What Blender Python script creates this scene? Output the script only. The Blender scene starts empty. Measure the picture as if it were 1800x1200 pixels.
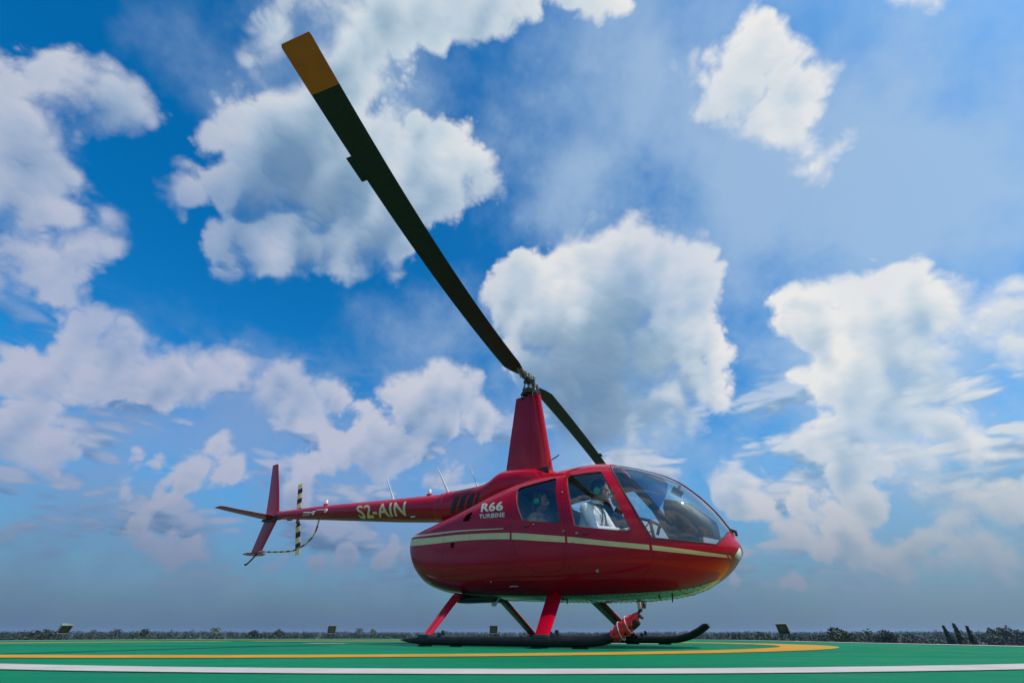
import bpy, bmesh, math, random
import numpy as np
from mathutils import Vector, Matrix, Euler

random.seed(7)
rng = np.random.default_rng(7)
SC = bpy.context.scene
COL = SC.collection
rad = math.radians

# ------------------------------------------------------------------ camera
cam_data = bpy.data.cameras.new("camera")
cam_data.sensor_width = 36.0
cam_data.lens = 16.0
cam_data.clip_start = 0.02
cam_data.clip_end = 20000.0
cam = bpy.data.objects.new("camera", cam_data)
COL.objects.link(cam)
cam.location = (0.0, 0.0, 0.115)
cam.rotation_euler = (rad(90.0 + 32.65), 0.0, 0.0)
SC.camera = cam

# ------------------------------------------------------------------ exposure
SC.view_settings.view_transform = 'Standard'
SC.view_settings.look = 'None'
SC.view_settings.exposure = 0.0
SC.view_settings.gamma = 1.0
SC.view_settings.use_curve_mapping = False

# ------------------------------------------------------------------ sun
SUN_EL, SUN_AZ = rad(54.0), rad(114.0)         # azimuth clockwise from +Y
sun_dir = Vector((math.sin(SUN_AZ) * math.cos(SUN_EL), math.cos(SUN_AZ) * math.cos(SUN_EL), math.sin(SUN_EL)))
sun_data = bpy.data.lights.new("sun", 'SUN')
sun_data.energy = 3.7
sun_data.angle = rad(0.53)
sun_data.color = (1.0, 0.95, 0.86)
sun = bpy.data.objects.new("sun", sun_data)
COL.objects.link(sun)
sun.rotation_euler = (-sun_dir).to_track_quat('-Z', 'Y').to_euler()

# ------------------------------------------------------------------ sky with cumulus
# each puff: direction on the sky (x, y, z) and angular radius in radians
CLOUD_PUFFS = [
    (-0.601, 0.385, 0.7, 0.0382), (-0.628, 0.365, 0.687, 0.0363), (-0.656, 0.351, 0.668, 0.0399), (-0.678, 0.342, 0.65, 0.0351), (-0.7, 0.335, 0.631, 0.0368), (-0.649, 0.322, 0.689, 0.0168),
    (-0.7, 0.375, 0.608, 0.0452), (-0.682, 0.406, 0.608, 0.0377), (-0.706, 0.418, 0.572, 0.0537), (-0.727, 0.429, 0.536, 0.0524), (-0.67, 0.438, 0.599, 0.0302), (-0.662, 0.457, 0.595, 0.0222),
    (-0.71, 0.462, 0.532, 0.0452), (-0.687, 0.485, 0.541, 0.0278), (-0.645, 0.499, 0.579, 0.0211), (-0.659, 0.525, 0.538, 0.0298), (-0.641, 0.537, 0.549, 0.0162), (-0.686, 0.523, 0.505, 0.0301),
    (-0.72, 0.505, 0.476, 0.0352), (-0.739, 0.485, 0.468, 0.0336), (-0.709, 0.542, 0.451, 0.0381), (-0.729, 0.521, 0.444, 0.0314), (-0.692, 0.569, 0.445, 0.0213), (-0.648, 0.409, 0.642, 0.0158),
    (-0.493, 0.464, 0.736, 0.0367), (-0.514, 0.48, 0.711, 0.0367), (-0.461, 0.508, 0.727, 0.0604), (-0.389, 0.507, 0.769, 0.0821), (-0.322, 0.509, 0.798, 0.0697), (-0.455, 0.564, 0.689, 0.0828),
    (-0.374, 0.584, 0.721, 0.1084), (-0.502, 0.541, 0.675, 0.0464), (-0.524, 0.624, 0.58, 0.0403), (-0.537, 0.635, 0.555, 0.0229), (-0.482, 0.623, 0.616, 0.0545), (-0.422, 0.649, 0.633, 0.0523),
    (-0.345, 0.672, 0.656, 0.0639), (-0.27, 0.673, 0.689, 0.0625), (-0.287, 0.628, 0.723, 0.0881), (-0.29, 0.565, 0.773, 0.0948), (-0.268, 0.724, 0.636, 0.0198), (-0.347, 0.698, 0.626, 0.0312),
    (-0.184, 0.589, 0.787, 0.0717), (-0.116, 0.586, 0.802, 0.0579), (-0.067, 0.589, 0.805, 0.037), (-0.059, 0.624, 0.779, 0.0299), (-0.141, 0.628, 0.766, 0.048), (-0.198, 0.531, 0.824, 0.04),
    (-0.233, 0.633, 0.738, 0.0618), (-0.147, 0.54, 0.829, 0.0278), (-0.561, 0.492, 0.666, 0.0102), (-0.555, 0.531, 0.64, 0.0194), (-0.097, 0.548, 0.831, 0.0217), (-0.277, 0.373, 0.886, 0.0616),
    (-0.2, 0.369, 0.908, 0.0671), (-0.12, 0.359, 0.926, 0.0583), (-0.298, 0.432, 0.851, 0.0513), (-0.05, 0.357, 0.933, 0.0495), (0.02, 0.35, 0.937, 0.0402), (0.1, 0.352, 0.931, 0.0321),
    (0.158, 0.349, 0.924, 0.0397), (0.206, 0.346, 0.915, 0.0244), (-0.409, 0.369, 0.835, 0.0232), (-0.449, 0.393, 0.802, 0.025), (0.238, 0.691, 0.683, 0.066), (0.192, 0.706, 0.681, 0.0566),
    (0.145, 0.704, 0.695, 0.0357), (0.122, 0.739, 0.663, 0.0582), (0.05, 0.768, 0.639, 0.0592), (0, 0.778, 0.628, 0.0421), (0.293, 0.688, 0.664, 0.0545), (0.347, 0.698, 0.626, 0.049),
    (0.386, 0.702, 0.599, 0.0306), (0.368, 0.681, 0.633, 0.0219), (0.218, 0.765, 0.606, 0.1256), (0.075, 0.812, 0.579, 0.1056), (0, 0.814, 0.581, 0.0412), (0.319, 0.75, 0.579, 0.0746),
    (0.184, 0.841, 0.509, 0.14), (0.298, 0.816, 0.495, 0.1107), (0.386, 0.783, 0.488, 0.0576), (0.421, 0.781, 0.46, 0.0291), (0.375, 0.821, 0.43, 0.0643), (0.415, 0.821, 0.392, 0.0214),
    (0.343, 0.857, 0.384, 0.0582), (0.284, 0.875, 0.392, 0.075), (0.194, 0.895, 0.401, 0.1015), (0.123, 0.885, 0.45, 0.0834), (0.05, 0.867, 0.496, 0.0685), (0.249, 0.904, 0.347, 0.0439),
    (0.262, 0.65, 0.714, 0.0202), (0.135, 0.684, 0.717, 0.0165), (0.529, 0.672, 0.519, 0.0408), (0.513, 0.708, 0.486, 0.0278), (0.558, 0.651, 0.515, 0.045), (0.597, 0.62, 0.509, 0.0391),
    (0.628, 0.604, 0.49, 0.0493), (0.649, 0.571, 0.502, 0.0245), (0.669, 0.574, 0.472, 0.0317), (0.636, 0.639, 0.432, 0.072), (0.679, 0.598, 0.427, 0.0518), (0.566, 0.688, 0.453, 0.0542),
    (0.702, 0.58, 0.414, 0.0315), (0.718, 0.579, 0.387, 0.0334), (0.736, 0.551, 0.393, 0.0403), (0.746, 0.522, 0.413, 0.0256), (0.744, 0.567, 0.354, 0.0396), (0.6, 0.695, 0.398, 0.059),
    (0.658, 0.653, 0.374, 0.0611), (0.622, 0.702, 0.346, 0.048), (0.554, 0.738, 0.384, 0.0302), (0.581, 0.73, 0.36, 0.0345), (0.547, 0.786, 0.288, 0.0333), (0.569, 0.78, 0.263, 0.041),
    (0.598, 0.75, 0.283, 0.0399), (0.637, 0.709, 0.302, 0.0456), (0.674, 0.682, 0.286, 0.0427), (0.691, 0.675, 0.259, 0.0298), (0.699, 0.676, 0.232, 0.0232), (0.647, 0.722, 0.243, 0.0358),
    (0.582, 0.784, 0.215, 0.0376), (0.621, 0.751, 0.224, 0.0245), (0.422, 0.875, 0.239, 0.0403), (0.397, 0.885, 0.244, 0.0267), (0.451, 0.871, 0.197, 0.0346), (0.482, 0.861, 0.16, 0.0219),
    (0.521, 0.832, 0.188, 0.0269), (0.504, 0.85, 0.154, 0.0268), (0.593, 0.787, 0.169, 0.0294), (0.563, 0.813, 0.147, 0.0401), (0.66, 0.724, 0.202, 0.0137), (0.63, 0.743, 0.226, 0.0113),
    (0.696, 0.698, 0.17, 0.0308), (0.713, 0.684, 0.155, 0.0281), (0.678, 0.719, 0.15, 0.0256), (0.729, 0.665, 0.162, 0.0235), (0.636, 0.764, 0.109, 0.0235), (0.596, 0.798, 0.093, 0.0322),
    (0.569, 0.816, 0.1, 0.0175), (0.69, 0.717, 0.099, 0.03), (0.55, 0.829, 0.101, 0.0147), (0.516, 0.848, 0.121, 0.0258), (0.669, 0.735, 0.109, 0.0237), (0.412, 0.908, 0.074, 0.0144),
    (0.472, 0.879, 0.072, 0.0137), (0.389, 0.358, 0.849, 0.0265), (0.413, 0.379, 0.828, 0.0385), (0.383, 0.399, 0.833, 0.0278), (0.352, 0.389, 0.851, 0.0131), (0.445, 0.38, 0.811, 0.033),
    (0.478, 0.379, 0.792, 0.0194), (0.4, 0.43, 0.81, 0.0411), (0.459, 0.428, 0.779, 0.0431), (0.496, 0.407, 0.767, 0.0165), (0.372, 0.436, 0.82, 0.0182), (0.442, 0.463, 0.768, 0.0397),
    (0.48, 0.445, 0.756, 0.0294), (0.479, 0.476, 0.738, 0.025), (0.514, 0.472, 0.716, 0.0208), (0.532, 0.496, 0.686, 0.0245), (0.543, 0.473, 0.694, 0.0187), (0.359, 0.43, 0.828, 0.0127),
    (0.567, 0.292, 0.771, 0.0202), (0.589, 0.289, 0.755, 0.0118), (0.549, 0.295, 0.782, 0.0096), (-0.684, 0.604, 0.409, 0.0296), (-0.664, 0.617, 0.423, 0.0259), (-0.64, 0.634, 0.435, 0.0235),
    (-0.636, 0.652, 0.412, 0.0288), (-0.658, 0.644, 0.39, 0.0392), (-0.593, 0.704, 0.391, 0.0414), (-0.562, 0.728, 0.393, 0.0468), (-0.529, 0.739, 0.417, 0.0409), (-0.506, 0.754, 0.419, 0.022),
    (-0.611, 0.701, 0.367, 0.0481), (-0.654, 0.67, 0.351, 0.0368), (-0.698, 0.617, 0.364, 0.0272), (-0.735, 0.592, 0.329, 0.0292), (-0.717, 0.614, 0.33, 0.0261), (-0.745, 0.579, 0.331, 0.0258),
    (-0.682, 0.65, 0.335, 0.0388), (-0.446, 0.787, 0.425, 0.0379), (-0.408, 0.819, 0.404, 0.0454), (-0.471, 0.796, 0.38, 0.0369), (-0.349, 0.841, 0.414, 0.0404), (-0.37, 0.822, 0.433, 0.0245),
    (-0.307, 0.86, 0.408, 0.0183), (-0.425, 0.826, 0.37, 0.0529), (-0.253, 0.858, 0.447, 0.0236), (-0.148, 0.87, 0.47, 0.0465), (-0.084, 0.878, 0.471, 0.0223), (-0.183, 0.887, 0.424, 0.0554),
    (-0.123, 0.895, 0.428, 0.0611), (-0.215, 0.891, 0.399, 0.0451), (-0.068, 0.92, 0.385, 0.0438), (-0.164, 0.91, 0.381, 0.0479), (-0.241, 0.871, 0.429, 0.0308), (-0.293, 0.891, 0.348, 0.0374),
    (-0.248, 0.911, 0.329, 0.0436), (-0.312, 0.897, 0.314, 0.0511), (-0.268, 0.918, 0.292, 0.0449), (-0.363, 0.878, 0.313, 0.0389), (-0.216, 0.925, 0.312, 0.0207), (-0.727, 0.633, 0.265, 0.032),
    (-0.715, 0.643, 0.274, 0.0215), (-0.695, 0.673, 0.254, 0.0192), (-0.715, 0.66, 0.231, 0.0351), (-0.736, 0.633, 0.239, 0.031), (-0.684, 0.688, 0.241, 0.0119), (-0.527, 0.802, 0.281, 0.0207),
    (-0.513, 0.823, 0.244, 0.0281), (-0.574, 0.78, 0.251, 0.0247), (-0.565, 0.791, 0.234, 0.0212), (-0.61, 0.755, 0.24, 0.0084), (-0.627, 0.753, 0.201, 0.0096), (-0.579, 0.793, 0.188, 0.0169),
    (-0.551, 0.799, 0.239, 0.0197), (-0.562, 0.82, 0.109, 0.0243), (-0.54, 0.835, 0.102, 0.0198), (-0.425, 0.9, 0.096, 0.0127), (-0.398, 0.876, 0.272, 0.027), (-0.404, 0.882, 0.241, 0.0286),
    (-0.32, 0.94, 0.115, 0.0335), (-0.357, 0.928, 0.108, 0.0212), (-0.242, 0.962, 0.127, 0.0185), (-0.119, 0.951, 0.284, 0.0303), (-0.152, 0.948, 0.28, 0.0254), (-0.601, 0.787, 0.142, 0.0207),
    (0.236, 0.921, 0.31, 0.0343), (0.279, 0.914, 0.296, 0.0291), (0.309, 0.911, 0.272, 0.024),
]
CLOUD_VEILS = [
    (-0.428, 0.409, 0.806, 0.0774), (-0.286, 0.418, 0.862, 0.1385), (-0.349, 0.448, 0.823, 0.1116), (-0.629, 0.724, 0.283, 0.1414), (-0.498, 0.811, 0.306, 0.166), (-0.337, 0.908, 0.248, 0.2023),
    (-0.097, 0.935, 0.34, 0.1555), (-0.683, 0.714, 0.153, 0.1342), (-0.566, 0.814, 0.129, 0.1394), (-0.72, 0.633, 0.284, 0.0852), (-0.172, 0.829, 0.531, 0.11), (0.118, 0.958, 0.262, 0.173),
    (0.492, 0.461, 0.739, 0.1482), (0.548, 0.471, 0.691, 0.0928), (0.587, 0.432, 0.685, 0.0298), (0.427, 0.557, 0.712, 0.0591), (0.628, 0.52, 0.578, 0.0341), (0.652, 0.502, 0.569, 0.0249),
    (0.6, 0.543, 0.587, 0.0204), (0.72, 0.477, 0.504, 0.0207), (0.709, 0.502, 0.496, 0.0172), (0.733, 0.464, 0.498, 0.0201), (0.482, 0.659, 0.577, 0.0454), (0.429, 0.853, 0.299, 0.0618),
    (0.632, 0.707, 0.317, 0.1593), (0.652, 0.732, 0.2, 0.1463), (0.541, 0.822, 0.176, 0.131), (0.721, 0.645, 0.252, 0.1049), (0.705, 0.704, 0.089, 0.0962), (0.557, 0.826, 0.088, 0.12),
    (0.368, 0.923, 0.117, 0.1155), (-0.223, 0.963, 0.153, 0.1371), (0.293, 0.891, 0.348, 0.1248), (0.626, 0.36, 0.692, 0.0834), (0.369, 0.501, 0.783, 0.0078), (0.037, 0.917, 0.397, 0.1102),
    (0.454, 0.557, 0.695, 0.2521), (0.649, 0.476, 0.594, 0.2525), (0.287, 0.426, 0.858, 0.2047), (0.6, 0.684, 0.415, 0.2325), (0.689, 0.371, 0.623, 0.1305), (0.116, 0.595, 0.795, 0.1794),
]


class NT:
    """small helper to wire shader nodes"""
    def __init__(self, tree):
        self.t = tree
    def new(self, kind, **props):
        n = self.t.nodes.new(kind)
        for k, v in props.items():
            setattr(n, k, v)
        return n
    def put(self, sock, v):
        if isinstance(v, bpy.types.NodeSocket):
            self.t.links.new(v, sock)
        elif v is not None:
            sock.default_value = v
    def math(self, op, a, b=None, c=None, clamp=False):
        n = self.new('ShaderNodeMath', operation=op, use_clamp=clamp)
        for i, v in enumerate((a, b, c)):
            self.put(n.inputs[i], v)
        return n.outputs[0]
    def vmath(self, op, a, b=None, scale=None):
        n = self.new('ShaderNodeVectorMath', operation=op)
        self.put(n.inputs[0], a)
        self.put(n.inputs[1], b)
        if scale is not None:
            self.put(n.inputs['Scale'], scale)
        return n.outputs['Value'] if op in ('DISTANCE', 'DOT_PRODUCT', 'LENGTH') else n.outputs['Vector']
    def noise(self, vec, scale, detail=2.0, rough=0.5, col=False, dist=0.0, lac=2.0):
        n = self.new('ShaderNodeTexNoise')
        self.put(n.inputs['Vector'], vec)
        n.inputs['Scale'].default_value = scale
        n.inputs['Detail'].default_value = detail
        n.inputs['Roughness'].default_value = rough
        n.inputs['Lacunarity'].default_value = lac
        n.inputs['Distortion'].default_value = dist
        return n.outputs['Color'] if col else n.outputs['Fac']
    def smooth(self, v, lo, hi, a=0.0, b=1.0):
        n = self.new('ShaderNodeMapRange', interpolation_type='SMOOTHSTEP')
        for k, x in (('Value', v), ('From Min', lo), ('From Max', hi), ('To Min', a), ('To Max', b)):
            self.put(n.inputs[k], x)
        return n.outputs['Result']
    def mix(self, fac, a, b, blend='MIX'):
        n = self.new('ShaderNodeMix', data_type='RGBA', blend_type=blend)
        self.put(n.inputs[0], fac)
        self.put(n.inputs[6], a if not isinstance(a, tuple) else (*a, 1.0)[:4])
        self.put(n.inputs[7], b if not isinstance(b, tuple) else (*b, 1.0)[:4])
        return n.outputs[2]
    def ramp(self, fac, stops, interp='LINEAR'):
        n = self.new('ShaderNodeValToRGB')
        cr = n.color_ramp
        cr.interpolation = interp
        while len(cr.elements) < len(stops):
            cr.elements.new(0.5)
        for e, (p, c) in zip(cr.elements, stops):
            e.position = p
            e.color = (*c, 1.0)[:4]
        self.put(n.inputs[0], fac)
        return n.outputs[0]

# The cumulus are grown on a conformal (stereographic) chart of the whole upper sky: every puff is a round
# bulge on the sky, joined to its neighbours and broken up by noise, then lit from the sun's own direction.
CHART_W, CHART_H, CHART_R = 2816, 1408, 1.06
def sky_chart():
    w, h, R = CHART_W, CHART_H, CHART_R
    step = 2.0 * R / w
    gx = ((np.arange(w) + 0.5) * step - R).astype(np.float32)
    gy = ((np.arange(h) + 0.5) * step).astype(np.float32)
    X, Y = np.meshgrid(gx, gy)
    kx = np.fft.rfftfreq(w, step)
    ky = np.fft.fftfreq(h, step)
    K = np.sqrt(kx[None, :] ** 2 + ky[:, None] ** 2).astype(np.float32)
    K[0, 0] = 1.0
    g = np.random.default_rng(21)
    def band(lo, hi, slope=1.0):
        F = np.fft.rfft2(g.standard_normal((h, w)).astype(np.float32))
        A = K ** (-slope) / (1.0 + (lo / K) ** 6) / (1.0 + (K / hi) ** 6)
        n = np.fft.irfft2(F * A, s=(h, w)).astype(np.float32)
        return n / n.std()
    def sstep(v, a, b):
        t = np.clip((v - a) / (b - a), 0.0, 1.0)
        return t * t * (3.0 - 2.0 * t)
    # warps
    wx = 0.0058 * band(4, 16, 1.6) + 0.0019 * band(16, 400, 2.4)
    wy = 0.0058 * band(4, 16, 1.6) + 0.0019 * band(16, 400, 2.4)
    PX, PY = X + wx, Y + wy
    def chart(v):
        x, y, z, r = v
        m = math.sqrt(x * x + y * y + z * z)
        x, y, z = x / m, y / m, z / m
        s = 1.0 / (1.0 + z)
        cx, cy = x * s, y * s
        return cx, cy, r * 0.5 * (1.0 + cx * cx + cy * cy)
    def union(blobs, k, reach):
        f = np.full((h, w), -0.25, np.float32)
        for v in blobs:
            cx, cy, r = chart(v)
            m = r + reach
            i0, i1 = int(max(0, (cx - m + R) / step)), int(min(w, (cx + m + R) / step + 1))
            j0, j1 = int(max(0, (cy - m) / step)), int(min(h, (cy + m) / step + 1))
            if i1 <= i0 or j1 <= j0:
                continue
            d = r - np.sqrt((PX[j0:j1, i0:i1] - cx) ** 2 + (PY[j0:j1, i0:i1] - cy) ** 2)
            o = f[j0:j1, i0:i1]
            hh = np.clip(0.5 + 0.5 * (d - o) / k, 0.0, 1.0)
            f[j0:j1, i0:i1] = o * (1.0 - hh) + d * hh + k * hh * (1.0 - hh)
        return f
    f = union(CLOUD_PUFFS, 0.016, 0.09)
    # cauliflower bulges: folded noise, finer and weaker
    bil = np.zeros_like(f)
    low = np.zeros_like(f)
    amp = 1.0
    for lo in (9, 18, 36, 72, 144, 288):
        o = amp * (np.sqrt(band(lo * 0.7, lo * 1.4, 0.5) ** 2 + 0.12) - 0.88)
        bil += o
        if lo < 80:
            low += o * (0.80 ** (lo / 18.0))
        amp *= 0.56
    fb = f + 0.0072 * bil
    v = union(CLOUD_VEILS, 0.05, 0.2) + 0.016 * band(4, 300, 1.7)
    veil = sstep(v, -0.05, 0.12)
    # light
    def blur(a, sig):
        return np.fft.irfft2(np.fft.rfft2(a) * np.exp(-2 * (np.pi * K * sig) ** 2), s=(h, w)).astype(np.float32)
    r = 0.05
    fs = blur(np.clip(f, -0.06, 0.09), 0.007)
    c = np.clip(fs + 0.006, 0.0, r)
    hgt = np.sqrt(c * (2 * r - c) + 3e-4) + 0.0052 * low
    hy, hx = np.gradient(hgt, step)
    sx, sy = sun_dir.x / (1 + sun_dir.z), sun_dir.y / (1 + sun_dir.z)
    lx, ly = sx - X, sy - Y
    ln = np.sqrt(lx * lx + ly * ly) + 1e-4
    zr = np.sqrt(X * X + Y * Y) + 1e-4
    lx, ly = lx / ln * 0.60 - X / zr * 0.62, ly / ln * 0.60 - Y / zr * 0.62
    nrm = 1.0 / np.sqrt(1.0 + hx * hx + hy * hy)
    side = -(hx * lx + hy * ly) * nrm
    def toward(a, dist):
        J, I = np.mgrid[0:h, 0:w]
        J = np.clip(J + (ly * dist / step).astype(np.int32), 0, h - 1)
        I = np.clip(I + (lx * dist / step).astype(np.int32), 0, w - 1)
        return a[J, I]
    dense = np.clip(fb, 0.0, 0.07)
    # sunlight soaks into the cloud: the depth of cloud between each point and the sun sets its shade
    puffs = band(9, 60, 1.5)
    dense = sstep(blur(fb + 0.0075 * puffs, 0.0022), -0.004, 0.050)
    steps = 0.004 * 1.32 ** np.arange(14)
    shade = sum(toward(dense, d) for d in steps) / len(steps)
    shade = np.maximum(blur(shade, 0.0012), 0.0)
    lit = 0.99 + 0.07 * side - 0.92 * shade ** 1.15 + 0.06 * np.exp(-np.clip(fb, 0, 1) / 0.010)
    lit += 0.06 * band(4, 12, 1.4)
    soft = 0.013 + 0.040 * sstep(0.66 - lit, 0.0, 0.35) + 0.010 * np.clip(band(2, 8, 1.0) + 0.3, 0, 2)
    lit -= 0.24 * sstep(np.pi / 2 - 2.0 * np.arctan(zr), 0.5, 0.85) * (1.0 - sstep(X, -0.06, 0.22))
    mask = np.clip((fb + 0.006) / soft, 0.0, 1.0)
    mask = mask * mask * (3 - 2 * mask)
    mask *= np.clip(0.90 + 0.10 * band(2, 7, 1.3), 0.62, 1.0)
    # far, low banks: flat-bottomed puffs strung along the horizon, seen edge-on through the haze
    el = np.pi / 2 - 2.0 * np.arctan(zr)
    az = np.arctan2(X, Y) / np.pi + 0.5                       # 0..1 over the front half
    def lookup(a, fx, fy):
        J = np.clip((el * fy / step).astype(np.int32), 0, h - 1)
        I = (az * fx / step).astype(np.int32) % w
        return a[J, I]
    nb = band(3.0, 9, 1.2) + 0.75 * (np.sqrt(band(9, 26, 0.9) ** 2 + 0.1) - 0.8) + 0.20 * (np.sqrt(band(26, 60, 0.9) ** 2 + 0.1) - 0.8)
    lowc = lookup(nb, 2.0, 1.9)
    dn = np.roll(nb, -int(0.055 / step), axis=0)
    lowl = lookup(dn, 2.0, 1.9)
    where = sstep(el, 0.03, 0.12) * (1.0 - sstep(el, 0.30, 0.52))
    lm = sstep(lowc, -0.35, 1.15) * where * 0.84
    ll = np.clip(0.47 + 0.23 * (lowc - lowl), 0.04, 0.86)
    keep = mask
    mask = keep + (1.0 - keep) * lm
    lit = (lit * keep + ll * (1.0 - keep) * lm) / np.maximum(mask, 1e-4)
    px = np.ones((h, w, 4), np.float32)
    px[..., 0] = mask
    px[..., 1] = np.clip(lit, 0, 1)
    px[..., 2] = veil
    img = bpy.data.images.new("cumulus_chart", w, h, alpha=False, float_buffer=True)
    img.colorspace_settings.name = 'Non-Color'
    img.pixels.foreach_set(px.ravel())
    img.update()
    img.pack()
    return img

world = bpy.data.worlds.new("World")
SC.world = world
world.use_nodes = True
wt = world.node_tree
wt.nodes.clear()
W = NT(wt)
direction = W.vmath('NORMALIZE', W.new('ShaderNodeTexCoord').outputs['Generated'])
sep = W.new('ShaderNodeSeparateXYZ')
wt.links.new(direction, sep.inputs[0])
elev = sep.outputs['Z']

nishita = W.new('ShaderNodeTexSky', sky_type='NISHITA', sun_disc=False, sun_elevation=SUN_EL, sun_rotation=SUN_AZ,
                altitude=0.0, air_density=1.0, dust_density=1.5, ozone_density=2.2)
SKY_STRENGTH = 0.13
sky_col = nishita.outputs['Color']
# richer blue than the raw model, as on the day
hs = W.new('ShaderNodeHueSaturation')
hs.inputs['Hue'].default_value = 0.488
hs.inputs['Saturation'].default_value = 1.50
hs.inputs['Value'].default_value = 1.15
wt.links.new(sky_col, hs.inputs['Color'])
sky_col = W.mix(1.0, hs.outputs['Color'], (0.60, 0.97, 1.14), 'MULTIPLY')

chart_uv = W.new('ShaderNodeCombineXYZ')
inv = W.math('DIVIDE', 1.0, W.math('ADD', W.math('MAXIMUM', elev, -0.2), 1.0))
W.put(chart_uv.inputs[0], W.math('MULTIPLY_ADD', W.math('MULTIPLY', sep.outputs['X'], inv), 0.5 / CHART_R, 0.5))
W.put(chart_uv.inputs[1], W.math('MULTIPLY', W.math('MULTIPLY', W.math('ABSOLUTE', sep.outputs['Y']), inv), 1.0 / CHART_R))
chart_tex = W.new('ShaderNodeTexImage', image=sky_chart(), interpolation='Linear', extension='EXTEND')
wt.links.new(chart_uv.outputs[0], chart_tex.inputs[0])
chart_sep = W.new('ShaderNodeSeparateColor')
wt.links.new(chart_tex.outputs['Color'], chart_sep.inputs[0])
mask, lit, veil_m = chart_sep.outputs[0], chart_sep.outputs[1], chart_sep.outputs[2]
# forward scattering: clouds toward the sun are brighter
toward_sun = W.smooth(W.vmath('DOT_PRODUCT', direction, tuple(sun_dir)), -0.30, 0.62, 0.0, 1.0)
near_sun = W.mix(toward_sun, (0.54, 0.59, 0.78), (1.0, 1.0, 1.0))
cloud_col = W.ramp(lit, [(0.0, (0.20, 0.33, 0.47)), (0.30, (0.31, 0.45, 0.58)), (0.60, (0.53, 0.64, 0.73)), (0.95, (0.83, 0.83, 0.82))])
cloud_col = W.mix(1.0, cloud_col, near_sun, 'MULTIPLY')
vmask = W.math('MULTIPLY', veil_m, 0.66)
veil_col = W.mix(1.0, (0.45, 0.60, 0.76), near_sun, 'MULTIPLY')

bg_sky = W.new('ShaderNodeBackground')
wt.links.new(sky_col, bg_sky.inputs['Color'])
bg_sky.inputs['Strength'].default_value = SKY_STRENGTH
def bg(colour, strength=1.0):
    n = W.new('ShaderNodeBackground')
    W.put(n.inputs['Color'], colour if not isinstance(colour, tuple) else (*colour, 1.0))
    n.inputs['Strength'].default_value = strength
    return n.outputs[0]
def mixs(fac, a, b):
    n = W.new('ShaderNodeMixShader')
    W.put(n.inputs[0], fac)
    wt.links.new(a, n.inputs[1])
    wt.links.new(b, n.inputs[2])
    return n.outputs[0]
out = mixs(vmask, bg_sky.outputs[0], bg(veil_col))
out = mixs(mask, out, bg(cloud_col))
# grey-blue rain haze lying along the horizon
haze_fac = W.smooth(elev, -0.02, 0.30, 0.94, 0.0)
haze_fac = W.math('MULTIPLY', haze_fac, W.math('MULTIPLY_ADD', W.noise(direction, 4.0, 4.0, 0.5), 0.3, 0.82), clamp=True)
haze_col = W.mix(1.0, (0.172, 0.262, 0.350), near_sun, 'MULTIPLY')
out = mixs(haze_fac, out, bg(haze_col))
wo = W.new('ShaderNodeOutputWorld')
wt.links.new(out, wo.inputs['Surface'])
world.cycles.sampling_method = 'MANUAL'
world.cycles.sample_map_resolution = 512

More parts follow.
